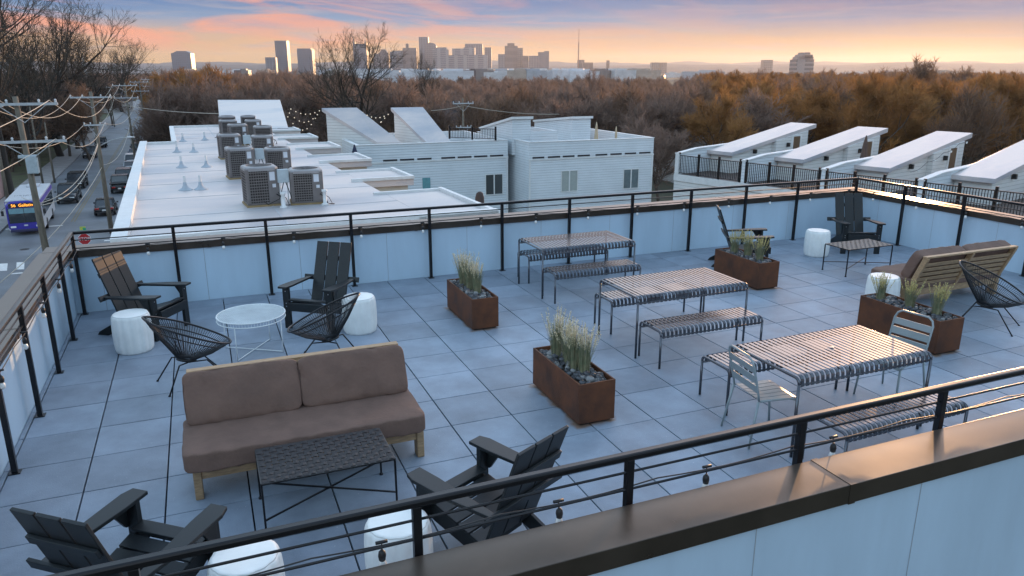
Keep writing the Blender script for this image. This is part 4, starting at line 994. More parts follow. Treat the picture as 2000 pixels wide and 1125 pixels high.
# ================================================================== vehicles
TYRE = RUBBER; RIM = mat('wheel_rim', (.35,.35,.36), .35, .7); CARGL = mat('car_glass', (.02,.025,.03), .06, spec=.9, var=0)
HL = mat('headlight', (.75,.75,.72), .15, var=0); TL = mat('taillight', (.35,.02,.015), .25, var=0); PLATE = mat('number_plate', (.6,.6,.58), .5); BUMP = mat('bumper_black', (.02,.02,.022), .5)
def ring(y, hw, z0, z1, n=16, k=3.2):
    out = []
    for i in range(n):
        a = 2*pi*(i+.5)/n; c, s = cos(a), sin(a); nk = (abs(c)**k+abs(s)**k)**(1/k); out.append((c/nk*hw, y, (z0+z1)/2+s/nk*(z1-z0)/2))
    return out
def car(label, loc, rz, col, kind='sedan', group='cars on the street', rough=.25):
    nmk = 'parked_car'; t = thing(nmk, label, 'car' if kind != 'pickup' else 'pickup truck', loc, rz, group)
    pm = mat('car_paint_%02d%02d%02d' % tuple(int(c*99) for c in col), col, rough, .35, var=.04)
    L_, W_, H_ = {'sedan':(4.7,.91,1.45),'suv':(4.7,.95,1.75),'pickup':(5.5,.98,1.85)}[kind]
    hood = {'sedan':.86,'suv':1.02,'pickup':1.10}[kind]; h = L_/2
    st = [(-h,.78,.42,.70),(-h+.12,.86,.30,hood-.14),(-h+.6,.97,.24,hood-.04),(-h+1.35,1,.22,hood+.03),(0,1,.22,hood+.06),(h-1.2,1,.22,hood+.07),(h-.5,.98,.25,hood+.05),(h-.1,.9,.32,hood-.02),(h,.82,.42,hood-.12)]
    MB().loft([ring(y, W_*k, z0, z1) for y, k, z0, z1 in st]).build('body', pm, t, smooth=True)
    if kind == 'sedan': g_ = [(-h+1.25,.80,hood-.02),(-h+2.0,.70,H_-.05),(h-1.75,.70,H_-.05),(h-.75,.78,hood)]
    elif kind == 'suv': g_ = [(-h+1.15,.84,hood-.02),(-h+1.75,.76,H_-.05),(h-.55,.74,H_-.05),(h-.12,.84,hood-.02)]
    else: g_ = [(-h+1.45,.84,hood-.02),(-h+2.05,.76,H_-.05),(h-2.0,.76,H_-.05),(h-1.75,.84,hood-.02)]
    def cab(s, ztop, zlow, out=0.):
        v = []
        for (y, w_, z) in g_: v.append((y, w_*W_/.91*s, min(z, ztop)))
        b = MB(); (ya, wa, za), (yb, wb, zb), (yc, wc, zc), (yd, wd, zd) = v
        b.add([(-wa,ya,za),(wa,ya,za),(-wb,yb,zb),(wb,yb,zb),(-wc,yc,zc),(wc,yc,zc),(-wd,yd,zd),(wd,yd,zd),(-wa,ya,.5),(wa,ya,.5),(-wd,yd,.5),(wd,yd,.5)],
              [(0,1,3,2),(2,3,5,4),(4,5,7,6),(0,2,4,6),(1,7,5,3),(8,10,11,9),(0,6,10,8),(1,9,11,7),(0,8,9,1),(6,7,11,10)]); return b
    cab(1, 9, 0).build('windows', CARGL, t, bevel=.03)
    yb, wb = g_[1][0], g_[1][1]*W_/.91; yc, wc = g_[2][0], g_[2][1]*W_/.91
    r_ = MB().box(-wb-.015, yb-.05, H_-.055, wb+.015, yc+.05, H_)
    ya, wa = g_[0][0], g_[0][1]*W_/.91; yd, wd = g_[3][0], g_[3][1]*W_/.91
    for s in (-1, 1):
        r_.beam((s*wa,ya,hood), (s*wb,yb-.02,H_-.03), .06, .05).beam((s*wc,yc,H_-.03), (s*wd,yd,hood+.02), .10, .05).beam((s*(wb+.01),(yb+yc)/2,H_-.03), (s*(wa+.0),(yb+yc)/2+.05,hood), .05, .08, up=(0,1,0))
    r_.build('roof', pm, t, bevel=.02)
    if kind == 'pickup':
        MB().box(-.80, h-1.7, hood-.02, .80, h-.1, hood+.075).build('bed_liner', BUMP, t)
        MB().box(-.98, h-1.72, hood, -.86, h-.05, hood+.10).box(.86, h-1.72, hood, .98, h-.05, hood+.10).box(-.86, h-.12, hood, .86, h-.05, hood+.10).build('bed_rim', pm, t)
    for s in (-1, 1):
        for y in (-h+.92, h-.98):
            wh = MB().lathe([(.20,-.11),(.33,-.11),(.345,-.06),(.345,.06),(.33,.11),(.20,.11)], 20).xf(Matrix.Translation((s*(W_-.10),y,.345)) @ Matrix.Rotation(pi/2,4,'Y')).build('wheel', TYRE, t, smooth=False)
            MB().lathe([(.05,-.118),(.20,-.105),(.215,-.112),(.215,.112),(.20,.105),(.05,.118)], 14).xf(Matrix.Translation((s*(W_-.10),y,.345)) @ Matrix.Rotation(pi/2,4,'Y')).build('rim', RIM, wh)
        MB().box(s*.50-.20,-h-.0,.60,s*.50+.24,-h+.22,.74).build('headlight', HL, t, bevel=.03)
        MB().box(s*.60-.20,h-.16,.68,s*.60+.16,h+.01,.84).build('taillight', TL, t, bevel=.02)
        MB().box(s*(W_+.10)-.09,-h+1.55,hood-.02,s*(W_+.10)+.07,-h+1.70,hood+.12).build('side_mirror', pm, t, bevel=.02)
    MB().box(-.55,-h-.02,.42,.55,-h+.1,.58).build('grille', BUMP, t, bevel=.02)
    MB().box(-.7,h-.1,.34,.7,h+.035,.50).build('rear_bumper', BUMP, t, bevel=.02)
    MB().box(-.16,h+.012,.56,.16,h+.03,.70).build('number_plate', PLATE, t)
    return t
def cp_(px, py): p = at(px, py, G); return (p.x, p.y, G+.008)
BLK, DGR, GRY, SIL, WHT, BLU = (.012,.013,.015), (.03,.035,.04), (.12,.13,.14), (.38,.39,.40), (.62,.62,.60), (.03,.06,.12)
DN = .03; UPR = .03   # streets heading: front toward the camera = local -Y
def back(y): return pi+DN
car('black sedan driving away down the road beside the second pole', (-8.0,76.0,G+.008), back(0), BLK, 'sedan')
car('black suv with a yellow fog lamp coming toward the camera', (-12.9,96.6,G+.008), DN-.04, BLK, 'suv')
car('dark green pickup right behind the bus', (-12.35,85.6,G+.008), DN, DGR, 'pickup')
car('grey pickup on the left side of the road under the diamond sign', (-15.3,133.5,G+.008), DN-.06, GRY, 'pickup')
car('black car behind the grey pickup on the left', (-15.7,152,G+.008), DN, BLK, 'suv')
RP = [((-7.8,91.3),BLK,'pickup','black pickup parked first at the right kerb with a white plate'), ((-8.0,99.5),DGR,'suv','dark suv parked second at the right kerb'),
      ((-8.05,110.5),SIL,'sedan','silver sedan parked third at the right kerb'), ((-8.3,118.5),WHT,'suv','white car parked fourth at the right kerb'), ((-8.6,129),BLU,'sedan','blue car parked at the right kerb beside the roof corner'),
      ((-8.8,137.5),DGR,'suv','dark suv parked beyond the blue car'), ((-7.5,161),SIL,'suv','silver suv parked past the third pole'), ((-8.4,170),WHT,'sedan','white sedan parked behind the silver suv'),
      ((-8.6,191),SIL,'suv','pale suv far down the right kerb'), ((-8.9,201),GRY,'sedan','grey sedan far down the right kerb'), ((-9.2,226),WHT,'suv','farthest white car at the right kerb'), ((-13.2,262),WHT,'sedan','distant pale car on the left lane'), ((-13.0,300),GRY,'suv','most distant grey car on the road')]
for (p, c, k, lb) in RP: car(lb, (*p, G+.008), back(0)+random.uniform(-.02,.02), c, k)
# bus
t = thing('city_bus', 'blue and white city bus with an orange route sign behind the large pole', 'bus', (-13.1,66.9,G+.008), DN+.035)
BP = mat('bus_purple', (.045,.035,.30), .3, var=.05); BW = mat('bus_white', (.52,.53,.55), .4, var=.08); W_, Lb, Hb = 1.28, 10.4, 3.0
MB().box(-W_,.18,.38,W_,Lb,Hb-.22).build('body', BW, t, bevel=.08)
MB().loft([ring(.20,W_,.30,Hb-.1,24,7), ring(.05,W_*.995,.30,Hb-.12,24,7), ring(-.06,W_*.94,.36,Hb-.22,24,6)]).build('front_mask', BP, t)
MB().box(-W_-.01,.22,Hb-.50,-W_+.05,Lb-.02,Hb-.16).box(W_-.05,.22,Hb-.50,W_+.01,Lb-.02,Hb-.16).build('side_stripe', mat('bus_lilac', (.15,.10,.42), .4), t)
MB().box(-W_+.03,.10,Hb-.22,W_-.03,Lb-.05,Hb-.02).build('roof', BW, t, bevel=.07)
MB().box(-W_+.15,-.085,1.05,W_-.15,-.03,2.32).build('windscreen', CARGL, t, bevel=.04)
MB().box(-W_+.22,-.094,1.85,W_-.22,-.086,2.28).build('sun_blind', mat('bus_blind', (.18,.32,.36), .2), t)
MB().box(-.02,-.099,1.08,.02,-.0945,2.3).build('screen_pillar', BUMP, t)
MB().box(-W_+.25,-.085,2.36,W_-.3,-.03,2.70).build('sign_box', BUMP, t, bevel=.02)
LED = mat('orange_led', (.9,.35,.03), .5, emit=(1,.36,.04), estr=1.6, var=0)
text_obj('route_lettering', '56  Gallatin', .34, LED, t, Matrix.Translation((-.05,-.09,2.53)) @ Matrix.Rotation(pi/2,4,'X'), sx=1.0)
MB().box(-W_+.12,-.15,.30,W_-.12,-.02,.52).build('bumper', mat('bus_bumper', (.03,.03,.08), .4), t, bevel=.03)
for s in (-1, 1):
    MB().box(s*.92-.2,-.10,.66,s*.92+.2,-.02,.82).build('headlight', HL, t, bevel=.03)
    for y in (2.6,7.7):
        wh = MB().lathe([(.28,-.14),(.47,-.14),(.48,0),(.47,.14),(.28,.14)], 22).xf(Matrix.Translation((s*(W_-.11),y,.48)) @ Matrix.Rotation(pi/2,4,'Y')).build('wheel', TYRE, t)
        MB().lathe([(.05,-.15),(.27,-.13),(.28,.13),(.05,.15)], 14).xf(Matrix.Translation((s*(W_-.11),y,.48)) @ Matrix.Rotation(pi/2,4,'Y')).build('rim', RIM, wh)
    for i in range(7):
        y = .75+i*1.32; MB().box(s*W_-.006,y,1.35,s*W_+.008,y+1.22,2.42).build('side_window', CARGL, t)
    MB().tube([(s*W_,.05,2.4),(s*(W_+.22),-.18,2.25),(s*(W_+.22),-.18,1.9)], .02, 6).box(s*(W_+.22)-.1,-.22,1.75,s*(W_+.22)+.1,-.16,2.15).build('wing_mirror', BUMP, t)
MB().box(-.5,7.9,Hb-.02,.5,9.4,Hb+.16).build('roof_unit', BW, t, bevel=.04)
BT = mat('bus_text', (.06,.08,.10), .6)
text_obj('roof_lettering', 'METRO', .42, BT, t, Matrix.Translation((-.1,2.6,Hb-.018)), sx=1.1); text_obj('roof_number', '137', .30, BT, t, Matrix.Translation((-.1,2.15,Hb-.018)))
MB().box(-.14,-.098,.78,.14,-.07,.90).build('emblem', BW, t)

# ================================================================== signs
p = aty(165,467,52.0); t = thing('stop_sign', 'red stop sign on a pole with green street name plates', 'road sign', (p.x,52.0,G)); h = p.z-G
MB().tube([(0,.03,0),(0,.03,h+.75)], .03, 8).build('sign_post', mat('galvanised', (.35,.36,.37), .4, .6), t)
oc = lambda r, z: [(r*cos(pi/8+k*pi/4), r*sin(pi/8+k*pi/4)) for k in range(8)]
SW = mat('sign_white', (.7,.7,.7), .4, var=0); SR = mat('sign_red', (.42,.015,.02), .4, var=.05)
MB().prism([(x, h+z) for x, z in oc(.42,0)], -.006, .004, axis='y').build('sign_plate', SW, t)
MB().prism([(x, h+z) for x, z in oc(.385,0)], -.009, -.0061, axis='y').build('sign_face', SR, t)
text_obj('stop_lettering', 'STOP', .34, SW, t, Matrix.Translation((0,-.013,h)) @ Matrix.Rotation(pi/2,4,'X'), sx=.82)
SG = mat('street_sign_green', (.02,.30,.17), .4)
MB().box(-.44,-.02,h+.42,.44,-.008,h+.62).build('name_plate', SG, t); MB().box(-.006,-.4,h+.64,.006,.4,h+.82).xf(Matrix.Rotation(.6,4,'Z')).build('name_plate', SG, t)
MB().box(-.18,-.012,h+.64,.18,-.004,h+.88).build('top_plate', mat('sign_yellow', (.55,.60,.10), .4), t)
p = at(160,303,G); t = thing('diamond_sign', 'pale diamond road sign seen from behind on the left bank', 'road sign', p)
MB().tube([(0,0,0),(0,0,3.2)], .04, 8).build('sign_post', TRIM, t); MB().prism([(0,1.9),(.62,2.6),(0,3.3),(-.62,2.6)], -.01, .01, axis='y').build('sign_plate', mat('sign_back', (.45,.48,.50), .4, .3), t)

# ================================================================== houses
ROOFD = mat('dark_shingle', (.035,.03,.035), .9, var=.2, vscale=3); BLUES = siding('blue_siding', (.14,.22,.30)); GREYS = siding('pale_siding', (.42,.40,.38))
def gable_house(label, x, y, rz, w, d, hw, hr, wm, rm=ROOFD, nwin=3, z=G, cat='house', chim=False, name='house'):
    t = thing(name, label, cat, (x,y,z), rz, 'houses among the trees')
    MB().prism([(-d/2,0),(d/2,0),(d/2,hw),(0,hw+hr),(-d/2,hw)], -w/2, w/2).build('wall', wm, t)
    r_ = MB()
    for s in (-1, 1): r_.beam((0, s*(d/2+.4)*.5-0, hw+hr-hr*.5-.03*0+.08), (0, s*(d/2+.4)*.5+.001, hw+hr-hr*.5+.08), 0.001, .001) if False else None
    for s in (-1, 1):
        yo = s*(d/2+.5); zo = hw-hr*.5/(d/2)*1.0
        r_.add([(-w/2-.4,0,hw+hr+.15),(w/2+.4,0,hw+hr+.15),(w/2+.4,yo,zo+.1),(-w/2-.4,yo,zo+.1),(-w/2-.4,0,hw+hr-.02),(w/2+.4,0,hw+hr-.02),(w/2+.4,yo,zo-.08),(-w/2-.4,yo,zo-.08)],
               [(0,1,2,3),(7,6,5,4),(0,4,5,1),(1,5,6,2),(2,6,7,3),(3,7,4,0)])
    ro_ = r_.build('roof', rm, t)
    if chim: MB().box(w*.2,-.35,hw+hr*.5,w*.2+.7,.35,hw+hr+.9).build('chimney', mat('brick_red', (.2,.08,.05), .9), ro_)
    for i in range(nwin):
        for zz in ([1.0, 3.9] if hw > 5 else [1.1]):
            xx = -w/2+w*(i+.5)/nwin; f = MB().box(xx-.55,-d/2-.05,zz,xx+.55,-d/2+.02,zz+1.5).build('window', TRIM, t); MB().box(xx-.44,-d/2-.06,zz+.1,xx+.44,-d/2-.045,zz+1.4).build('pane', GLASSD, f)
    return t
p = atd(905,225,108); gable_house('dark-roofed blue house beyond the sloped stair houses', p.x, p.y, .2, 12, 9, 5.6, 2.4, BLUES, nwin=4)
p = atd(965,222,112); gable_house('low grey wing house right of the blue house', p.x, p.y, .2, 9, 7, 5.0, 1.4, GREYS, nwin=2)
p = atd(862,222,120); gable_house('dark-roofed house left behind the blue house', p.x, p.y, .3, 9, 9, 6.0, 2.6, GREYS, nwin=2)
for i, (px, py, dep, w_, d_, hw, hr, wm, lb) in enumerate(((120,262,150,10,9,3.2,2.4,GREYS,'small pale house low on the left bank'),(28,245,150,11,9,4.5,3,GREYS,'house half hidden behind the large left trees'),(92,205,210,12,10,6,3,BLUES,'steep-roofed house behind the leaning tree at left'),
        (215,215,260,12,9,4,2.5,GREYS,'small house at the far end of the left bank'),(345,235,150,8,8,3.5,2,GREYS,'pale house beyond the dark leaning trunk'),(1345,285,95,7,7,6.0,1.5,GREYS,'narrow pale house showing between the siding house and the decks'),
        (1940,300,110,14,9,4,2.2,GREYS,'house under the trees beyond the right decks'),(1690,232,190,9,8,3.5,2,GREYS,'house with a bright wall deep in the orange woods'),(1180,232,150,10,9,3,2.5,GREYS,'brown-roofed house in the woods behind the right siding house'),(600,232,150,12,8,3,2,GREYS,'low house behind the fairy lights'))):
    p = atd(px, py, dep); gable_house(lb, p.x, p.y, .3*i, w_, d_, hw, hr, wm, nwin=3, chim=i % 3 == 0)
# church
p = atd(184,170,300); t = gable_house('white gabled church with a pointed steeple at the end of the street', p.x, p.y, .05, 10, 14, 7, 5, TRIM, nwin=2, cat='church', name='church')
q_ = atd(164,150,290)-p; MB().box(q_.x-1.1,-1.1-7,0,q_.x+1.1,1.1-7,12).build('tower', TRIM, t); MB().add([(q_.x-1,-8,12),(q_.x+1,-8,12),(q_.x+1,-6,12),(q_.x-1,-6,12),(q_.x,-7,q_.z+13.4+3)], [(0,1,4),(1,2,4),(2,3,4),(3,0,4)]).build('steeple', TRIM, t)
# flat commercial blocks behind the trees
def flat_block(label, px0, px1, py0, py1, dep, m, nw=6):
    a = atd(px0, py0, dep); b = atd(px1, py1, dep); w_ = (b-a).to_2d().length; ang = atan2(b.y-a.y, b.x-a.x); o = (a+b)/2
    t = thing('flat_building', label, 'building', (o.x,o.y,G), ang, 'flat commercial buildings beyond the woods'); hz = a.z-G; 
    MB().box(-w_/2,0,0,w_/2,12,hz).build('wall', m, t); MB().box(-w_/2-.3,-.3,hz,w_/2+.3,12.3,hz+.4).build('roof', TRIM, t)
    for i in range(nw): MB().box(-w_/2+w_*(i+.2)/nw,-.08,hz*.45,-w_/2+w_*(i+.8)/nw,-.01,hz*.7).build('window', GLASSD, t)
flat_block('pale flat-roofed building above the broad stair house', 436, 508, 170, 195, 230, mat('pale_render', (.42,.42,.42), .8), 5)
flat_block('long low pale building at left of the pale flat-roofed one', 410, 436, 178, 195, 225, mat('pale_render', (.42,.42,.42), .8), 2)
p = at(3,395,G); tag(MB().box(-4,-3,0,0,3,5.5).xf(Matrix.Translation((p.x-.6,p.y+2,G))).build('pink_building', mat('pink_render', (.42,.27,.25), .85)), 'pink rendered building cut by the left picture edge', 'building')

# ================================================================== trees
BARK = mat('bark', (.085,.065,.05), .95, vscale=3, var=.3); TWIG = mat('twig', (.29,.205,.165), .95, vscale=.25, col2=(.17,.125,.10)); TWIGR = mat('russet_twig', (.26,.165,.11), .9, vscale=.4, col2=(.16,.11,.08)); TWIGP = mat('pale_twig', (.33,.26,.17), .9, vscale=.5, col2=(.2,.14,.09)); BARKD = mat('dark_bark', (.035,.03,.025), .95, vscale=3)
def translucent(m, f):
    nt = m.node_tree; b = nt.nodes['Principled BSDF']; t_ = nt.nodes.new('ShaderNodeBsdfTranslucent'); mx = nt.nodes.new('ShaderNodeMixShader'); mx.inputs[0].default_value = f
    l = b.inputs['Base Color'].links
    if l: nt.links.new(l[0].from_socket, t_.inputs['Color'])
    nt.links.new(b.outputs[0], mx.inputs[1]); nt.links.new(t_.outputs[0], mx.inputs[2]); nt.links.new(mx.outputs[0], nt.nodes['Material Output'].inputs['Surface']); return m
def tree_parts(seed, H_=13., spread=.55, levels=4, kids_=4, tw=5, tlen=.9, twid=.028, trunk=.22, up=.12, first=.28, multi=1, r0=.28):
    R = random.Random(seed); tr_ = MB(); cr = MB()
    def perp(d):
        a = Vector((R.gauss(0,1), R.gauss(0,1), R.gauss(0,1))); a -= d*a.dot(d); return a.normalized()
    def branch(p, d, ln, r, lev):
        n = 3 if lev > 1 else 5; pts = [p.copy()]; dd = d.copy()
        for i in range(n):
            dd = (dd+perp(dd)*R.uniform(.06,.26)+Vector((0,0,up))).normalized(); pts.append(pts[-1]+dd*(ln/n))
        re = r*.55 if lev < levels else r*.3
        (tr_ if lev <= 2 else cr).tube(pts, r, 6 if lev == 0 else (5 if lev == 1 else 3), r2=re, cap=False)
        if lev >= levels:
            for k in range(tw):
                s = R.random(); i = min(n-1, int(s*n)); q = pts[i].lerp(pts[i+1], s*n-i); e = (dd+perp(dd)*R.uniform(.3,1.1)+Vector((0,0,up))).normalized(); l = tlen*R.uniform(.5,1.2)
                w_ = perp(e)*twid/2; m = q+e*l*.55+perp(e)*l*.08
                cr.add([q-w_, q+w_, m+w_*.7, m-w_*.7, q+e*l], [(0,1,2,3),(3,2,4)])
                if R.random() < .7:
                    e2 = (e+perp(e)*.7).normalized(); cr.add([m-w_*.7, m+w_*.7, m+e2*l*.6], [(0,1,2)])
            return
        nk = kids_+(2 if lev == 0 else 0)
        for k in range(nk):
            s = first+(1-first)*(k+R.random()*.7)/nk if lev == 0 else .25+.75*(k+R.random())/nk
            s = min(s, .999); i = min(n-1, int(s*n)); q = pts[i].lerp(pts[i+1], s*n-i)
            e = (dd*(1-spread)+perp(dd)*spread*R.uniform(.8,1.3)+Vector((0,0,.10))).normalized()
            branch(q, e, ln*R.uniform(.52,.78)*(1.1-.25*s), max(.008, (r*(1-s)+re*s)*R.uniform(.5,.72)), lev+1)
        branch(pts[-1], dd, ln*.55, re*.8, lev+1)
    for m in range(multi):
        a = 2*pi*m/max(1, multi)+R.random(); d = Vector((cos(a)*.25, sin(a)*.25, 1)).normalized() if multi > 1 else Vector((R.uniform(-.05,.05), R.uniform(-.05,.05), 1)).normalized()
        branch(Vector((0,0,-.1)), d, H_*.50, r0, 0)
    return tr_, cr
for m_ in (TWIG, TWIGR, TWIGP): translucent(m_, .55)
def tree(name, label, loc, seed, bark=BARK, twig=TWIG, group='bare winter trees', cat='tree', **kw):
    t = thing(name, label, cat, loc, 0, group); a, b = tree_parts(seed, **kw)
    a.build('trunk', bark, t, fix=False, smooth=True); b.build('crown', twig, t, fix=False); return t
proto = []
for k in range(4): proto.append(tree('bare_tree', 'x', (0,0,G), 11+k, H_=[13,12.5,13.5,11.5][k], levels=3, kids_=5, tw=13, tlen=1.15, twid=.075, r0=.24, twig=[TWIG,TWIGR,TWIG,TWIG][k]))
big = tree('bare_tree', 'x', (0,0,G), 31, H_=21, levels=4, kids_=4, tw=4, tlen=1.0, twid=.04, r0=.46, bark=BARKD, twig=mat('dark_twig', (.05,.045,.035), .95, vscale=.4, var=.3))
big2 = tree('bare_tree', 'x', (0,0,G), 34, H_=17, levels=4, kids_=4, tw=4, tlen=.9, twid=.035, r0=.36, spread=.62, bark=BARKD, twig=mat('dark_twig', (.05,.045,.035), .95), up=.2)
russ = tree('russet_and_glow_tree', 'x', (0,0,G), 51, H_=13, levels=4, kids_=4, tw=12, tlen=.95, twid=.065, r0=.3, twig=translucent(mat('dry_leaf_and_glow', (.44,.21,.065), .9, vscale=.5, col2=(.22,.12,.05)), .55))  # brown leaves at left; at right the orange stands in for sun glow
russ_glow = tree('russet_and_glow_tree', 'x', (0,0,G), 57, H_=12.5, levels=3, kids_=5, tw=24, tlen=1.1, twid=.07, r0=.26, twig=translucent(mat('sun_glow_leaf', (.46,.24,.08), .9, vscale=.4, col2=(.24,.13,.055)), .5))  # bare trees at right, low sun glow put into the crown colour
pale = tree('pale_tree', 'x', (0,0,G), 61, H_=9, levels=3, kids_=5, tw=16, tlen=.8, twid=.05, r0=.18, spread=.4, bark=mat('pale_bark', (.35,.27,.18), .9), twig=TWIGP, multi=2)
USED = set()
def put(pr, loc, rz, s, label, z=None):
    if pr.name not in USED:
        USED.add(pr.name); pr.location = loc; pr.rotation_euler = (0,0,rz); pr.scale = (s,s,s if z is None else z); pr['label'] = label; return pr
    return dup(pr, loc, rz, label, scale=(s,s,s if z is None else z))
def tp(px, dep): p = atd(px, 141, dep); return (p.x, p.y, G)
R4 = random.Random(5)
IND = [(big,-25,80,1.1,1.25,'huge dark tree at the left picture edge'),(big2,38,95,1.1,1.2,'forked dark tree just right of the left edge'),(big,92,118,1.2,1.22,'tall dense dark tree left of the steeple'),(big2,128,130,1.1,1.18,'dark tree with upright limbs beside the tall dense one'),
       (big2,165,185,.95,1.05,'rounded dark tree top above the church'),(big,228,255,1.2,1.22,'dome-shaped dark tree on the skyline left of the street'),(big2,60,135,1.1,1.2,'dark tree behind the forked one at left'),
       (russ,272,250,1.0,.85,'small orange-leaved tree at the end of the street'),(russ,388,118,1.05,1.08,'brown-leaved tree left of the broad stair house'),(russ,352,140,1.15,1.05,'taller brown-leaved tree beyond the street roof corner'),(russ,318,210,1.0,1.0,'brown tree at the far right kerb'),
       (big2,335,100,.62,.62,'dark slanting tree at the corner of the long roof'),(pale,412,82,.62,.62,'pale pollarded tree beside the air conditioners'),(pale,350,88,.60,.60,'pale pollarded tree left of the roof corner'),
       (big,706,96,.86,.92,'large dark tree spreading before the skyline above the pole stair house'),(big2,836,150,.62,1.0,'thin dark tree reaching into the skyline right of the large one'),(pale,905,122,.75,.80,'pale yellowish tree behind the blue house'),
       (proto[1],1800,150,1.35,1.30,'large tree glowing against the sun at right'),(proto[1],1740,165,1.1,1.12,'tree left of the one glowing against the sun'),(proto[1],1868,160,1.15,1.15,'tree right of the one glowing against the sun')]
for (pr, px, dep, s, z, lb) in IND: put(pr, tp(px, dep), R4.uniform(0,6.3), s, lb, z)
# nearer individual trees along the edge of the woods
where = ['behind the left siding house','between the siding house and the decks','beyond the far deck','behind the sloped deck roofs','in the orange light at right','on the left bank']
EDGE = [(470,150,0),(520,118,0),(560,165,0),(600,110,0),(655,140,0),(745,120,0),(790,105,0),(880,170,0),(985,140,0),(1030,110,0),(1075,130,0),(1120,98,0),(1165,120,0),(1210,100,1),(1262,88,1),(1300,74,1),(1335,92,1),(1370,105,1),(1405,84,2),(1450,100,2),
        (1500,88,2),(1545,110,2),(1590,92,3),(1640,118,3),(1685,98,3),(1730,84,3),(1775,108,3),(1830,90,4),(1880,120,4),(1925,82,4),(1965,100,4),(2010,88,4),(2050,110,4),(150,112,5),(110,118,5),(70,122,5),(20,108,5),(-20,120,5),(205,190,5),(180,210,5),(5,140,5),(140,160,5)]
order = ['first','second','third','fourth','fifth','sixth','seventh','eighth','ninth','tenth','eleventh','twelfth','thirteenth']; cnt = {}
for i, (px, dep, wr) in enumerate(EDGE):
    cnt[wr] = cnt.get(wr, 0)+1
    pr = russ if (wr in (3,4) and i % 3 == 1) else (russ_glow if wr in (2,3,4) and i % 3 == 0 else proto[i % 4]); put(pr, tp(px, dep), R4.uniform(0,6.3), R4.uniform(.82,1.05), f'{"glow-tinted orange" if pr in (russ, russ_glow) else "bare brown"} tree {where[wr]}, {order[cnt[wr]-1]} of them from the left' if wr != 5 else f'bare brown tree {where[wr]}, number {order[cnt[wr]-1]} of that clump', R4.uniform(.80,.98))
# the far woods: one uncountable mass, made of the same trees
R5 = random.Random(9); pts = []
def blocked(x, y, rr):
    sxx = -.028*(y-60)
    if y > 15 and -21+sxx < x < -2+sxx and y < 430: return True
    if y < 62 and x < 30 and x > -30: return True
    if 22 < x < 42 and y < 40: return True
    return False
fwd2 = Vector((_fw.x,_fw.y)).normalized(); rt2 = Vector((_r0.x,_r0.y))
n = 0
while n < 3400:
    u = R5.random(); dep = 100*(1500/100)**(u**.9); lat = R5.uniform(-.78,.80)*dep
    p = Vector((CAMPOS.x, CAMPOS.y))+fwd2*dep+rt2*lat
    if blocked(p.x, p.y, dep): continue
    if dep > 700 and -.3 < lat/dep < .35 and R5.random() < .55: continue
    pts.append((p.x, p.y, G)); n += 1
def stand(nm, P_, protos, s0=.62, s1=1.02):
    me = D.meshes.new(nm); me.from_pydata(P_, [], []); wd = D.objects.new(nm, me); COL.objects.link(wd); tag(wd, kind='stuff')
    ng = D.node_groups.new(nm, 'GeometryNodeTree'); ng.interface.new_socket('Geometry', in_out='INPUT', socket_type='NodeSocketGeometry'); ng.interface.new_socket('Geometry', in_out='OUTPUT', socket_type='NodeSocketGeometry')
    N_ = ng.nodes.new; K_ = ng.links.new; gi = N_('NodeGroupInput'); go = N_('NodeGroupOutput'); jo = N_('GeometryNodeJoinGeometry'); np_ = len(protos)
    for k in range(np_):
        jt = N_('GeometryNodeJoinGeometry')
        for ch in protos[k].children:
            oi = N_('GeometryNodeObjectInfo'); oi.inputs['Object'].default_value = ch; oi.transform_space = 'ORIGINAL'; K_(oi.outputs['Geometry'], jt.inputs[0])
        ip = N_('GeometryNodeInstanceOnPoints'); K_(gi.outputs[0], ip.inputs['Points']); K_(jt.outputs[0], ip.inputs['Instance'])
        ri = N_('FunctionNodeRandomValue'); ri.data_type = 'INT'; ri.inputs['Min'].default_value = 0; ri.inputs['Max'].default_value = np_-1; ri.inputs['Seed'].default_value = 4
        cm = N_('FunctionNodeCompare'); cm.data_type = 'INT'; cm.operation = 'EQUAL'; K_(ri.outputs[2], cm.inputs[2]); cm.inputs[3].default_value = k
        K_(cm.outputs[0], ip.inputs['Selection'])
        rs = N_('FunctionNodeRandomValue'); rs.data_type = 'FLOAT'; rs.inputs[2].default_value = s0; rs.inputs[3].default_value = s1; rs.inputs['Seed'].default_value = 7; K_(rs.outputs[1], ip.inputs['Scale'])
        rr_ = N_('FunctionNodeRandomValue'); rr_.data_type = 'FLOAT_VECTOR'; rr_.inputs[0].default_value = (0,0,0); rr_.inputs[1].default_value = (0,0,6.28); rr_.inputs['Seed'].default_value = 2; K_(rr_.outputs[0], ip.inputs['Rotation'])
        K_(ip.outputs[0], jo.inputs[0])
    K_(jo.outputs[0], go.inputs[0]); md = wd.modifiers.new('woods', 'NODES'); md.node_group = ng
RR6 = random.Random(77); A_pts, B_pts, C_pts = [], [], []
for p in pts:
    v = Vector(p)-CAMPOS; lat = Vector((v.x,v.y)).dot(rt2)/Vector((v.x,v.y)).dot(fwd2); px = 1000+FPX*lat*.96
    if 715 < px < 1330:
        if v.length < 620: C_pts.append(p)
        continue
    (B_pts if RR6.random() < min(.70, max(.04, (px-1150)/500)) else A_pts).append(p)
stand('bare_woods', A_pts, proto); stand('low_bare_woods', C_pts, proto, .58, .84); stand('glow_tinted_woods', B_pts, [russ, russ_glow, proto[1]])  # last stand: orange crown colour imitates sun glow over bare woods
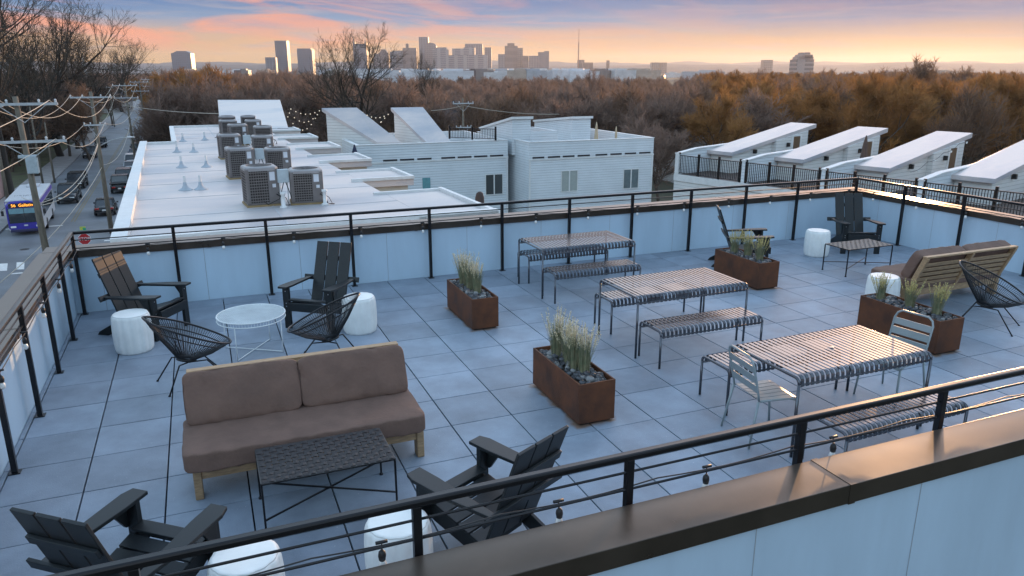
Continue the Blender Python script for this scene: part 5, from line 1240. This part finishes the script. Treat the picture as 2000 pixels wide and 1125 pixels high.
# scrub on the ground, leaf litter under the trees
# ================================================================== skyline
def facade(name, col, dark, sx_, sz_, metal=.2, rough=.35):
    m = mat(name, col, rough, metal, var=.05, vscale=.02)
    nt = m.node_tree; L = nt.links.new; b = nt.nodes['Principled BSDF']; tc = nn(nt, 'ShaderNodeTexCoord'); sp = nn(nt, 'ShaderNodeSeparateXYZ'); L(tc.outputs['Object'], sp.inputs[0])
    def band(o, p, w_):
        d = nn(nt, 'ShaderNodeMath', operation='DIVIDE'); L(o, d.inputs[0]); d.inputs[1].default_value = p; f = nn(nt, 'ShaderNodeMath', operation='FRACT'); L(d.outputs[0], f.inputs[0])
        g_ = nn(nt, 'ShaderNodeMath', operation='LESS_THAN'); L(f.outputs[0], g_.inputs[0]); g_.inputs[1].default_value = w_; return g_.outputs[0]
    mu = nn(nt, 'ShaderNodeMath', operation='MULTIPLY'); L(band(sp.outputs['X'], sx_, .62), mu.inputs[0]); L(band(sp.outputs['Z'], sz_, .6), mu.inputs[1])
    mx = nn(nt, 'ShaderNodeMix', data_type='RGBA'); L(mu.outputs[0], mx.inputs['Factor']); old = b.inputs['Base Color'].links[0].from_socket; L(old, mx.inputs['A']); mx.inputs['B'].default_value = (*dark, 1); L(mx.outputs['Result'], b.inputs['Base Color']); return m
FA = [facade('tower_glass_blue', (.06,.10,.14), (.02,.045,.07), 9, 8, .1, .3), facade('tower_concrete', (.17,.165,.165), (.06,.06,.07), 8, 9), facade('tower_brown', (.12,.105,.10), (.06,.055,.06), 7, 30), facade('tower_pale', (.22,.235,.25), (.08,.10,.12), 40, 8), facade('tower_grey', (.14,.165,.19), (.05,.06,.08), 12, 8)]
SKD = 3500.
def tower(label, x0, x1, ytop, fm, dep=SKD, caps=(), roof=None, ybase=141, name='tower'):
    a = atd(x0, ybase, dep); b = atd(x1, ybase, dep); w_ = (b-a).length; o = (a+b)/2; t = thing(name, label, 'skyscraper', (o.x,o.y,G), atan2(b.y-a.y, b.x-a.x), 'downtown towers on the horizon')
    hz = atd((x0+x1)/2, ytop, dep).z-G; d = min(w_, 45)
    MB().box(-w_/2,0,0,w_/2,d,hz).build('body', FA[fm], t)
    u = dep/FPX
    for c in caps:       # (kind, x0 frac, x1 frac, height px)
        k, f0, f1, hp = c; xa, xb = -w_/2+w_*f0, -w_/2+w_*f1; hh = hp*u
        if k == 'box': MB().box(xa,d*.15,hz,xb,d*.85,hz+hh).build('crown', FA[fm], t)
        elif k == 'dome':
            n = 10; MB().prism([(xa,hz)]+[((xa+xb)/2-(xb-xa)/2*cos(pi*i/n), hz+hh*sin(pi*i/n)) for i in range(n+1)]+[(xb,hz)], d*.05, d*.95, axis='y').build('crown', FA[fm], t)
        elif k == 'trap': MB().prism([(xa,hz),(xb,hz),(xb-(xb-xa)*.25,hz+hh),(xa+(xb-xa)*.25,hz+hh)], d*.1, d*.9, axis='y').build('crown', FA[fm], t)
        elif k == 'spire': MB().add([(xa,0,hz),(xb,0,hz),(xb,xb-xa,hz),(xa,xb-xa,hz),((xa+xb)/2,(xb-xa)/2,hz+hh)], [(0,1,4),(1,2,4),(2,3,4),(3,0,4)]).build('spire', FA[4], t)
    return t
TW = [('rounded blue glass tower far left of the skyline',338,376,104,0,3600,[('trap',.05,1,4)]),('tall glass tower standing alone left of the large dark tree',541,564,80,0,3300,[]),('low blue glass tower right of the lone glass tower',583,612,97,0,3300,[('box',0,.9,2)]),('small grey block left of the lone glass tower',520,538,112,4,3200,[]),
      ('small grey tower right of the twin-spired tower',731,745,105,1,3500,[]),('round-shouldered brown tower right of the twin-spired tower',741,759,103,2,3500,[('trap',.1,.9,6)]),('narrow pale tower next to the round-shouldered one',763,775,101,4,3500,[]),('broad pale tower left of the dark chimney tower',768,789,99,3,3520,[]),
      ('dark brown tower with a chimney',788,815,94,2,3500,[('box',.22,.38,8)]),('tallest slim tower of the centre',820,838,73,4,3600,[]),('dome-topped pale tower below the tallest one',831,853,90,1,3500,[('dome',0,1,6)]),('pale banded tower right of the dome top',846,876,97,3,3450,[('box',.15,.9,4)]),
      ('wide stepped pale block in the centre',884,928,95,3,3500,[('box',.5,1,2)]),('dark flat-topped tower behind the stepped block',909,943,86,4,3650,[]),('pale low slab in front of the centre towers',874,915,108,3,3300,[]),('slim pale tower at the right of the centre group',947,960,93,1,3500,[]),('low pale block below the slim tower',915,952,107,3,3300,[]),
      ('grey block left of the tall brown tower',973,986,106,4,3500,[]),('tall brown tower with a small cap',986,1011,90,2,3500,[('box',.2,.75,5)]),('narrow pale tower right of the tall brown one',1010,1021,94,1,3550,[]),('low brown block beyond it',1020,1032,109,2,3500,[]),('grey slab left of the rightmost tower',1033,1053,109,4,3500,[]),('rightmost dark glass tower of the centre',1051,1072,102,0,3500,[('box',.55,1,2)]),
      ('low dark block at the foot of the radio mast',1128,1141,117,2,3300,[]),('low block right of the radio mast block',1141,1158,122,2,3300,[]),('tiny round tower far right of the mast',1184,1190,118,2,3300,[]),('low twin block on the hazy ridge',1272,1288,122,1,3400,[]),('second low block on the hazy ridge',1289,1302,122,1,3400,[]),('small tower block on the right ridge',1490,1508,117,1,3000,[]),
      ('stepped office tower standing alone above the orange woods',1553,1588,116,3,1500,[('box',.08,1,5),('box',.2,.95,9),('box',.36,.8,13)])]
for a in TW: tower(a[0], a[1], a[2], a[3], a[4], a[5], a[6])
tower('twin-spired tower behind the large dark tree', 692, 718, 86, 0, 3500, [('box',0,.14,4),('box',.86,1,4),('spire',.02,.12,14),('spire',.88,.98,16)])
# radio mast
p = atd(1129,141,2600); zt = atd(1129,58,2600).z; t = thing('radio_mast', 'tall thin radio mast right of the downtown towers', 'mast', (p.x,p.y,G))
MB().beam((0,0,0), (0,0,(zt-G)*.72), 2.6, 2.6).beam((0,0,(zt-G)*.72), (0,0,zt-G), 1.1, 1.1).build('mast', mat('mast_red', (.30,.16,.12), .6), t)
MB().tube([(0,0,(zt-G)*.6),(-28,0,0)], .35, 4).tube([(0,0,(zt-G)*.6),(28,0,0)], .35, 4).build('guy_wire', WIRE, t)
# low pale city blocks in front of the towers
R6 = random.Random(21); cube = {}
for i in range(210):
    px = R6.uniform(640,1240) if i < 160 else R6.uniform(300,1990); dep = R6.uniform(900,2900); w_ = R6.uniform(20,75); h_ = R6.uniform(9,26) if px < 1240 else R6.uniform(7,15)
    h_ = min(h_, 11+dep*.0042)
    key = i % 6
    if key not in cube:
        me = MB().box(-.5,-.5,0,.5,.5,1).box(-.3,-.3,1.001,.1,.2,1.15).mesh('city_block'); me.materials.append([mat('pale_block_wall', (.55,.56,.58), .7),FA[1],mat('pale_roof_block', (.5,.5,.5), .7),mat('grey_block', (.34,.37,.40), .7),mat('tan_block', (.36,.30,.25), .8),mat('pale_block_wall', (.55,.56,.58), .7)][key]); cube[key] = me
    p = atd(px, 141, dep); o = D.objects.new('city_block', cube[key]); COL.objects.link(o); o.location = (p.x,p.y,G); o.scale = (w_, R6.uniform(15,40), h_); o.rotation_euler = (0,0,R6.uniform(0,3))
    tag(o, 'low pale city building in the haze between the woods and the towers', 'building', 'low city buildings on the horizon')
# hills
def hills(dep, base, amp, seed, col, px0=-900, px1=2900, step=12):
    vs = []; fs = []; xs = list(range(px0, px1, step))
    for i, px in enumerate(xs):
        h_ = base+amp*(noise.noise(Vector((px*.0045, seed, 0)))+.45*noise.noise(Vector((px*.013, seed, 3)))+.15*noise.noise(Vector((px*.05, seed, 7))))
        p = atd(px, 141, dep); q_ = atd(px, 141, dep*1.10); vs += [(p.x,p.y,G-2),(p.x*.75+q_.x*.25,p.y*.75+q_.y*.25,G+h_*.62),((p.x+q_.x)/2,(p.y+q_.y)/2,G+h_),(q_.x,q_.y,G-2)]
        if i: o = 4*(i-1); fs += [(o+k,o+4+k,o+5+k,o+1+k) for k in range(3)]
    return tag(MB().add(vs, fs).build('hills', col, fix=False, smooth=True), kind='structure')
HM = mat('hill_woods', (.09,.075,.055), .95, vscale=.004, var=.3)
hills(5200, 68, 24, 1.3, HM); hills(7200, 108, 36, 5.1, HM)
# haze
hz = MB().box(-8300,-8300,G-1.,8300,8300,190.).build('haze', mat('haze_air', (.5,.5,.5), var=0)); tag(hz, kind='stuff')
hm = hz.data.materials[0]; nt = hm.node_tree; nt.nodes.remove(nt.nodes['Principled BSDF']); pv = nt.nodes.new('ShaderNodeVolumePrincipled'); pv.inputs['Color'].default_value = (.74,.76,.84,1); pv.inputs['Density'].default_value = HAZE; pv.inputs['Anisotropy'].default_value = .52
nt.links.new(pv.outputs[0], nt.nodes['Material Output'].inputs['Volume'])
# ================================================================== camera, sky, sun
cam = D.cameras.new('camera'); co_ = D.objects.new('camera', cam); COL.objects.link(co_)
cam.sensor_width = 36; cam.lens = FPX/2000*36; cam.clip_end = 30000; cam.clip_start = .05
co_.matrix_world = Matrix(((_r.x,_u.x,-_fw.x,CAMPOS.x),(_r.y,_u.y,-_fw.y,CAMPOS.y),(_r.z,_u.z,-_fw.z,CAMPOS.z),(0,0,0,1)))
SC.camera = co_
SUN_AZ, SUN_EL = radians(50.5), radians(3.0)
sun = D.lights.new('sun', 'SUN'); sun.energy = 3.0; sun.angle = radians(.5); sun.color = (1, .56, .26)
so_ = D.objects.new('sun', sun); COL.objects.link(so_)
sd = Vector((sin(SUN_AZ)*cos(SUN_EL), cos(SUN_AZ)*cos(SUN_EL), sin(SUN_EL)))
so_.rotation_euler = sd.to_track_quat('Z', 'Y').to_euler()
w = D.worlds.new('World'); SC.world = w; w.use_nodes = True; nt = w.node_tree; L = nt.links.new
bg = nt.nodes['Background']
sky = nn(nt, 'ShaderNodeTexSky', sky_type='NISHITA'); sky.sun_disc = False; sky.sun_elevation = SUN_EL; sky.sun_rotation = SUN_AZ
sky.air_density = 1.0; sky.dust_density = .6; sky.ozone_density = 2.5; sky.altitude = 200
tc = nn(nt, 'ShaderNodeTexCoord'); sp = nn(nt, 'ShaderNodeSeparateXYZ'); L(tc.outputs['Generated'], sp.inputs[0])
def math(op, a, b=None, c=None):
    n = nn(nt, 'ShaderNodeMath', operation=op)
    for i, v in enumerate((a, b, c)):
        if v is None: continue
        if isinstance(v, (int, float)): n.inputs[i].default_value = v
        else: L(v, n.inputs[i])
    return n.outputs[0]
def mixc(f, a, b, mode='MIX'):
    n = nn(nt, 'ShaderNodeMix', data_type='RGBA', blend_type=mode)
    if isinstance(f, (int, float)): n.inputs['Factor'].default_value = f
    else: L(f, n.inputs['Factor'])
    for k, v in (('A', a), ('B', b)):
        if isinstance(v, tuple): n.inputs[k].default_value = (*v, 1)
        else: L(v, n.inputs[k])
    return n.outputs['Result']
def smooth(v, a, b):
    n = nn(nt, 'ShaderNodeMapRange', interpolation_type='SMOOTHSTEP'); L(v, n.inputs['Value'])
    n.inputs['From Min'].default_value = a; n.inputs['From Max'].default_value = b; return n.outputs['Result']
el = math('MULTIPLY', math('ARCSINE', sp.outputs['Z']), 180/pi)           # degrees above the horizon
az = math('MULTIPLY', math('ARCTAN2', sp.outputs['X'], sp.outputs['Y']), 180/pi)
# air near the horizon at sunset
def ramp(v, stops):
    n = nn(nt, 'ShaderNodeValToRGB'); L(v, n.inputs['Fac']); e = n.color_ramp.elements
    while len(e) < len(stops): e.new(.5)
    for i, (p, c) in enumerate(stops): e[i].position = p; e[i].color = (*[((x/255+.055)/1.055)**2.4 if x > 10 else x/3294 for x in c], 1)
    return n.outputs['Color']
elw = nn(nt, 'ShaderNodeTexNoise'); 
cmb = nn(nt, 'ShaderNodeCombineXYZ'); L(math('MULTIPLY', az, .045), cmb.inputs[0]); L(math('MULTIPLY', el, .55), cmb.inputs[1])
L(cmb.outputs[0], elw.inputs['Vector']); elw.inputs['Scale'].default_value = 1.6; elw.inputs['Detail'].default_value = 4
el2 = math('ADD', el, math('MULTIPLY', math('SUBTRACT', elw.outputs['Fac'], .5), 1.6))
e10 = math('DIVIDE', el2, 10.)
base = ramp(e10, [(0,(240,190,112)),(.10,(240,188,112)),(.20,(230,180,124)),(.27,(196,172,158)),(.35,(120,154,190)),(.48,(84,128,180)),(1.,(64,106,164))])
# streaky clouds, lit salmon from below
def cloud(sx, sy, sc, seed, lo, hi):
    c = nn(nt, 'ShaderNodeCombineXYZ'); L(math('MULTIPLY', az, sx), c.inputs[0])
    L(math('ADD', math('MULTIPLY', el, sy), math('MULTIPLY', az, .030)), c.inputs[1]); c.inputs[2].default_value = seed
    n = nn(nt, 'ShaderNodeTexNoise'); n.inputs['Scale'].default_value = sc; n.inputs['Detail'].default_value = 7; n.inputs['Roughness'].default_value = .55; n.inputs['Distortion'].default_value = 1.1
    L(c.outputs[0], n.inputs['Vector']); return smooth(n.outputs['Fac'], lo, hi)
c1 = cloud(.075, .55, 1.1, 3.4, .42, .64)
c2 = cloud(.12, 1.5, 1.0, 7.7, .46, .68)
left = smooth(az, 34., -6.)      # clouds thicker to the left
k1 = math('MULTIPLY', c1, math('ADD', math('MULTIPLY', left, .75), .20))
k1 = math('MULTIPLY', k1, smooth(el, .8, 2.4))
band = mixc(k1, base, (1.0,.38,.20))
k2 = math('MULTIPLY', math('MULTIPLY', c2, .5), smooth(el, .5, 1.6))
band = mixc(k2, band, (.46,.42,.46))
# the glow round the sun
dz = math('SUBTRACT', az, 50.5); r2 = math('ADD', math('MULTIPLY', math('MULTIPLY', dz, dz), .35), math('MULTIPLY', math('MULTIPLY', el, el), 5.))
glow = math('EXPONENT', math('MULTIPLY', r2, -.05))
# upper sky: physical sky, plus high haze
UP = mixc(1., sky.outputs['Color'], UPM, 'MULTIPLY')
UPc = mixc(math('MULTIPLY', c1, .12), UP, (.30,.25,.26))
band = mixc(smooth(az, 18., 52.), band, mixc(1., band, (.54,.58,.72), 'MULTIPLY'))
band = mixc(math('MULTIPLY', glow, .6), band, (1.25,.70,.25))
bandk = mixc(1., band, (BANDK,BANDK,BANDK), 'MULTIPLY')
final = mixc(smooth(el, 7., 24.), bandk, UPc)
L(final, bg.inputs['Color']); bg.inputs['Strength'].default_value = 1.
SC.view_settings.view_transform = 'Standard'; SC.view_settings.look = 'None'; SC.view_settings.exposure = EXPO; SC.view_settings.gamma = 1
SC.render.engine = 'CYCLES'
try:
    SC.cycles.use_denoising = True; SC.cycles.max_bounces = 6; SC.cycles.diffuse_bounces = 3; SC.cycles.glossy_bounces = 3; SC.cycles.transparent_max_bounces = 6; SC.cycles.volume_bounces = 0
    SC.cycles.sample_clamp_indirect = 6
except Exception: pass
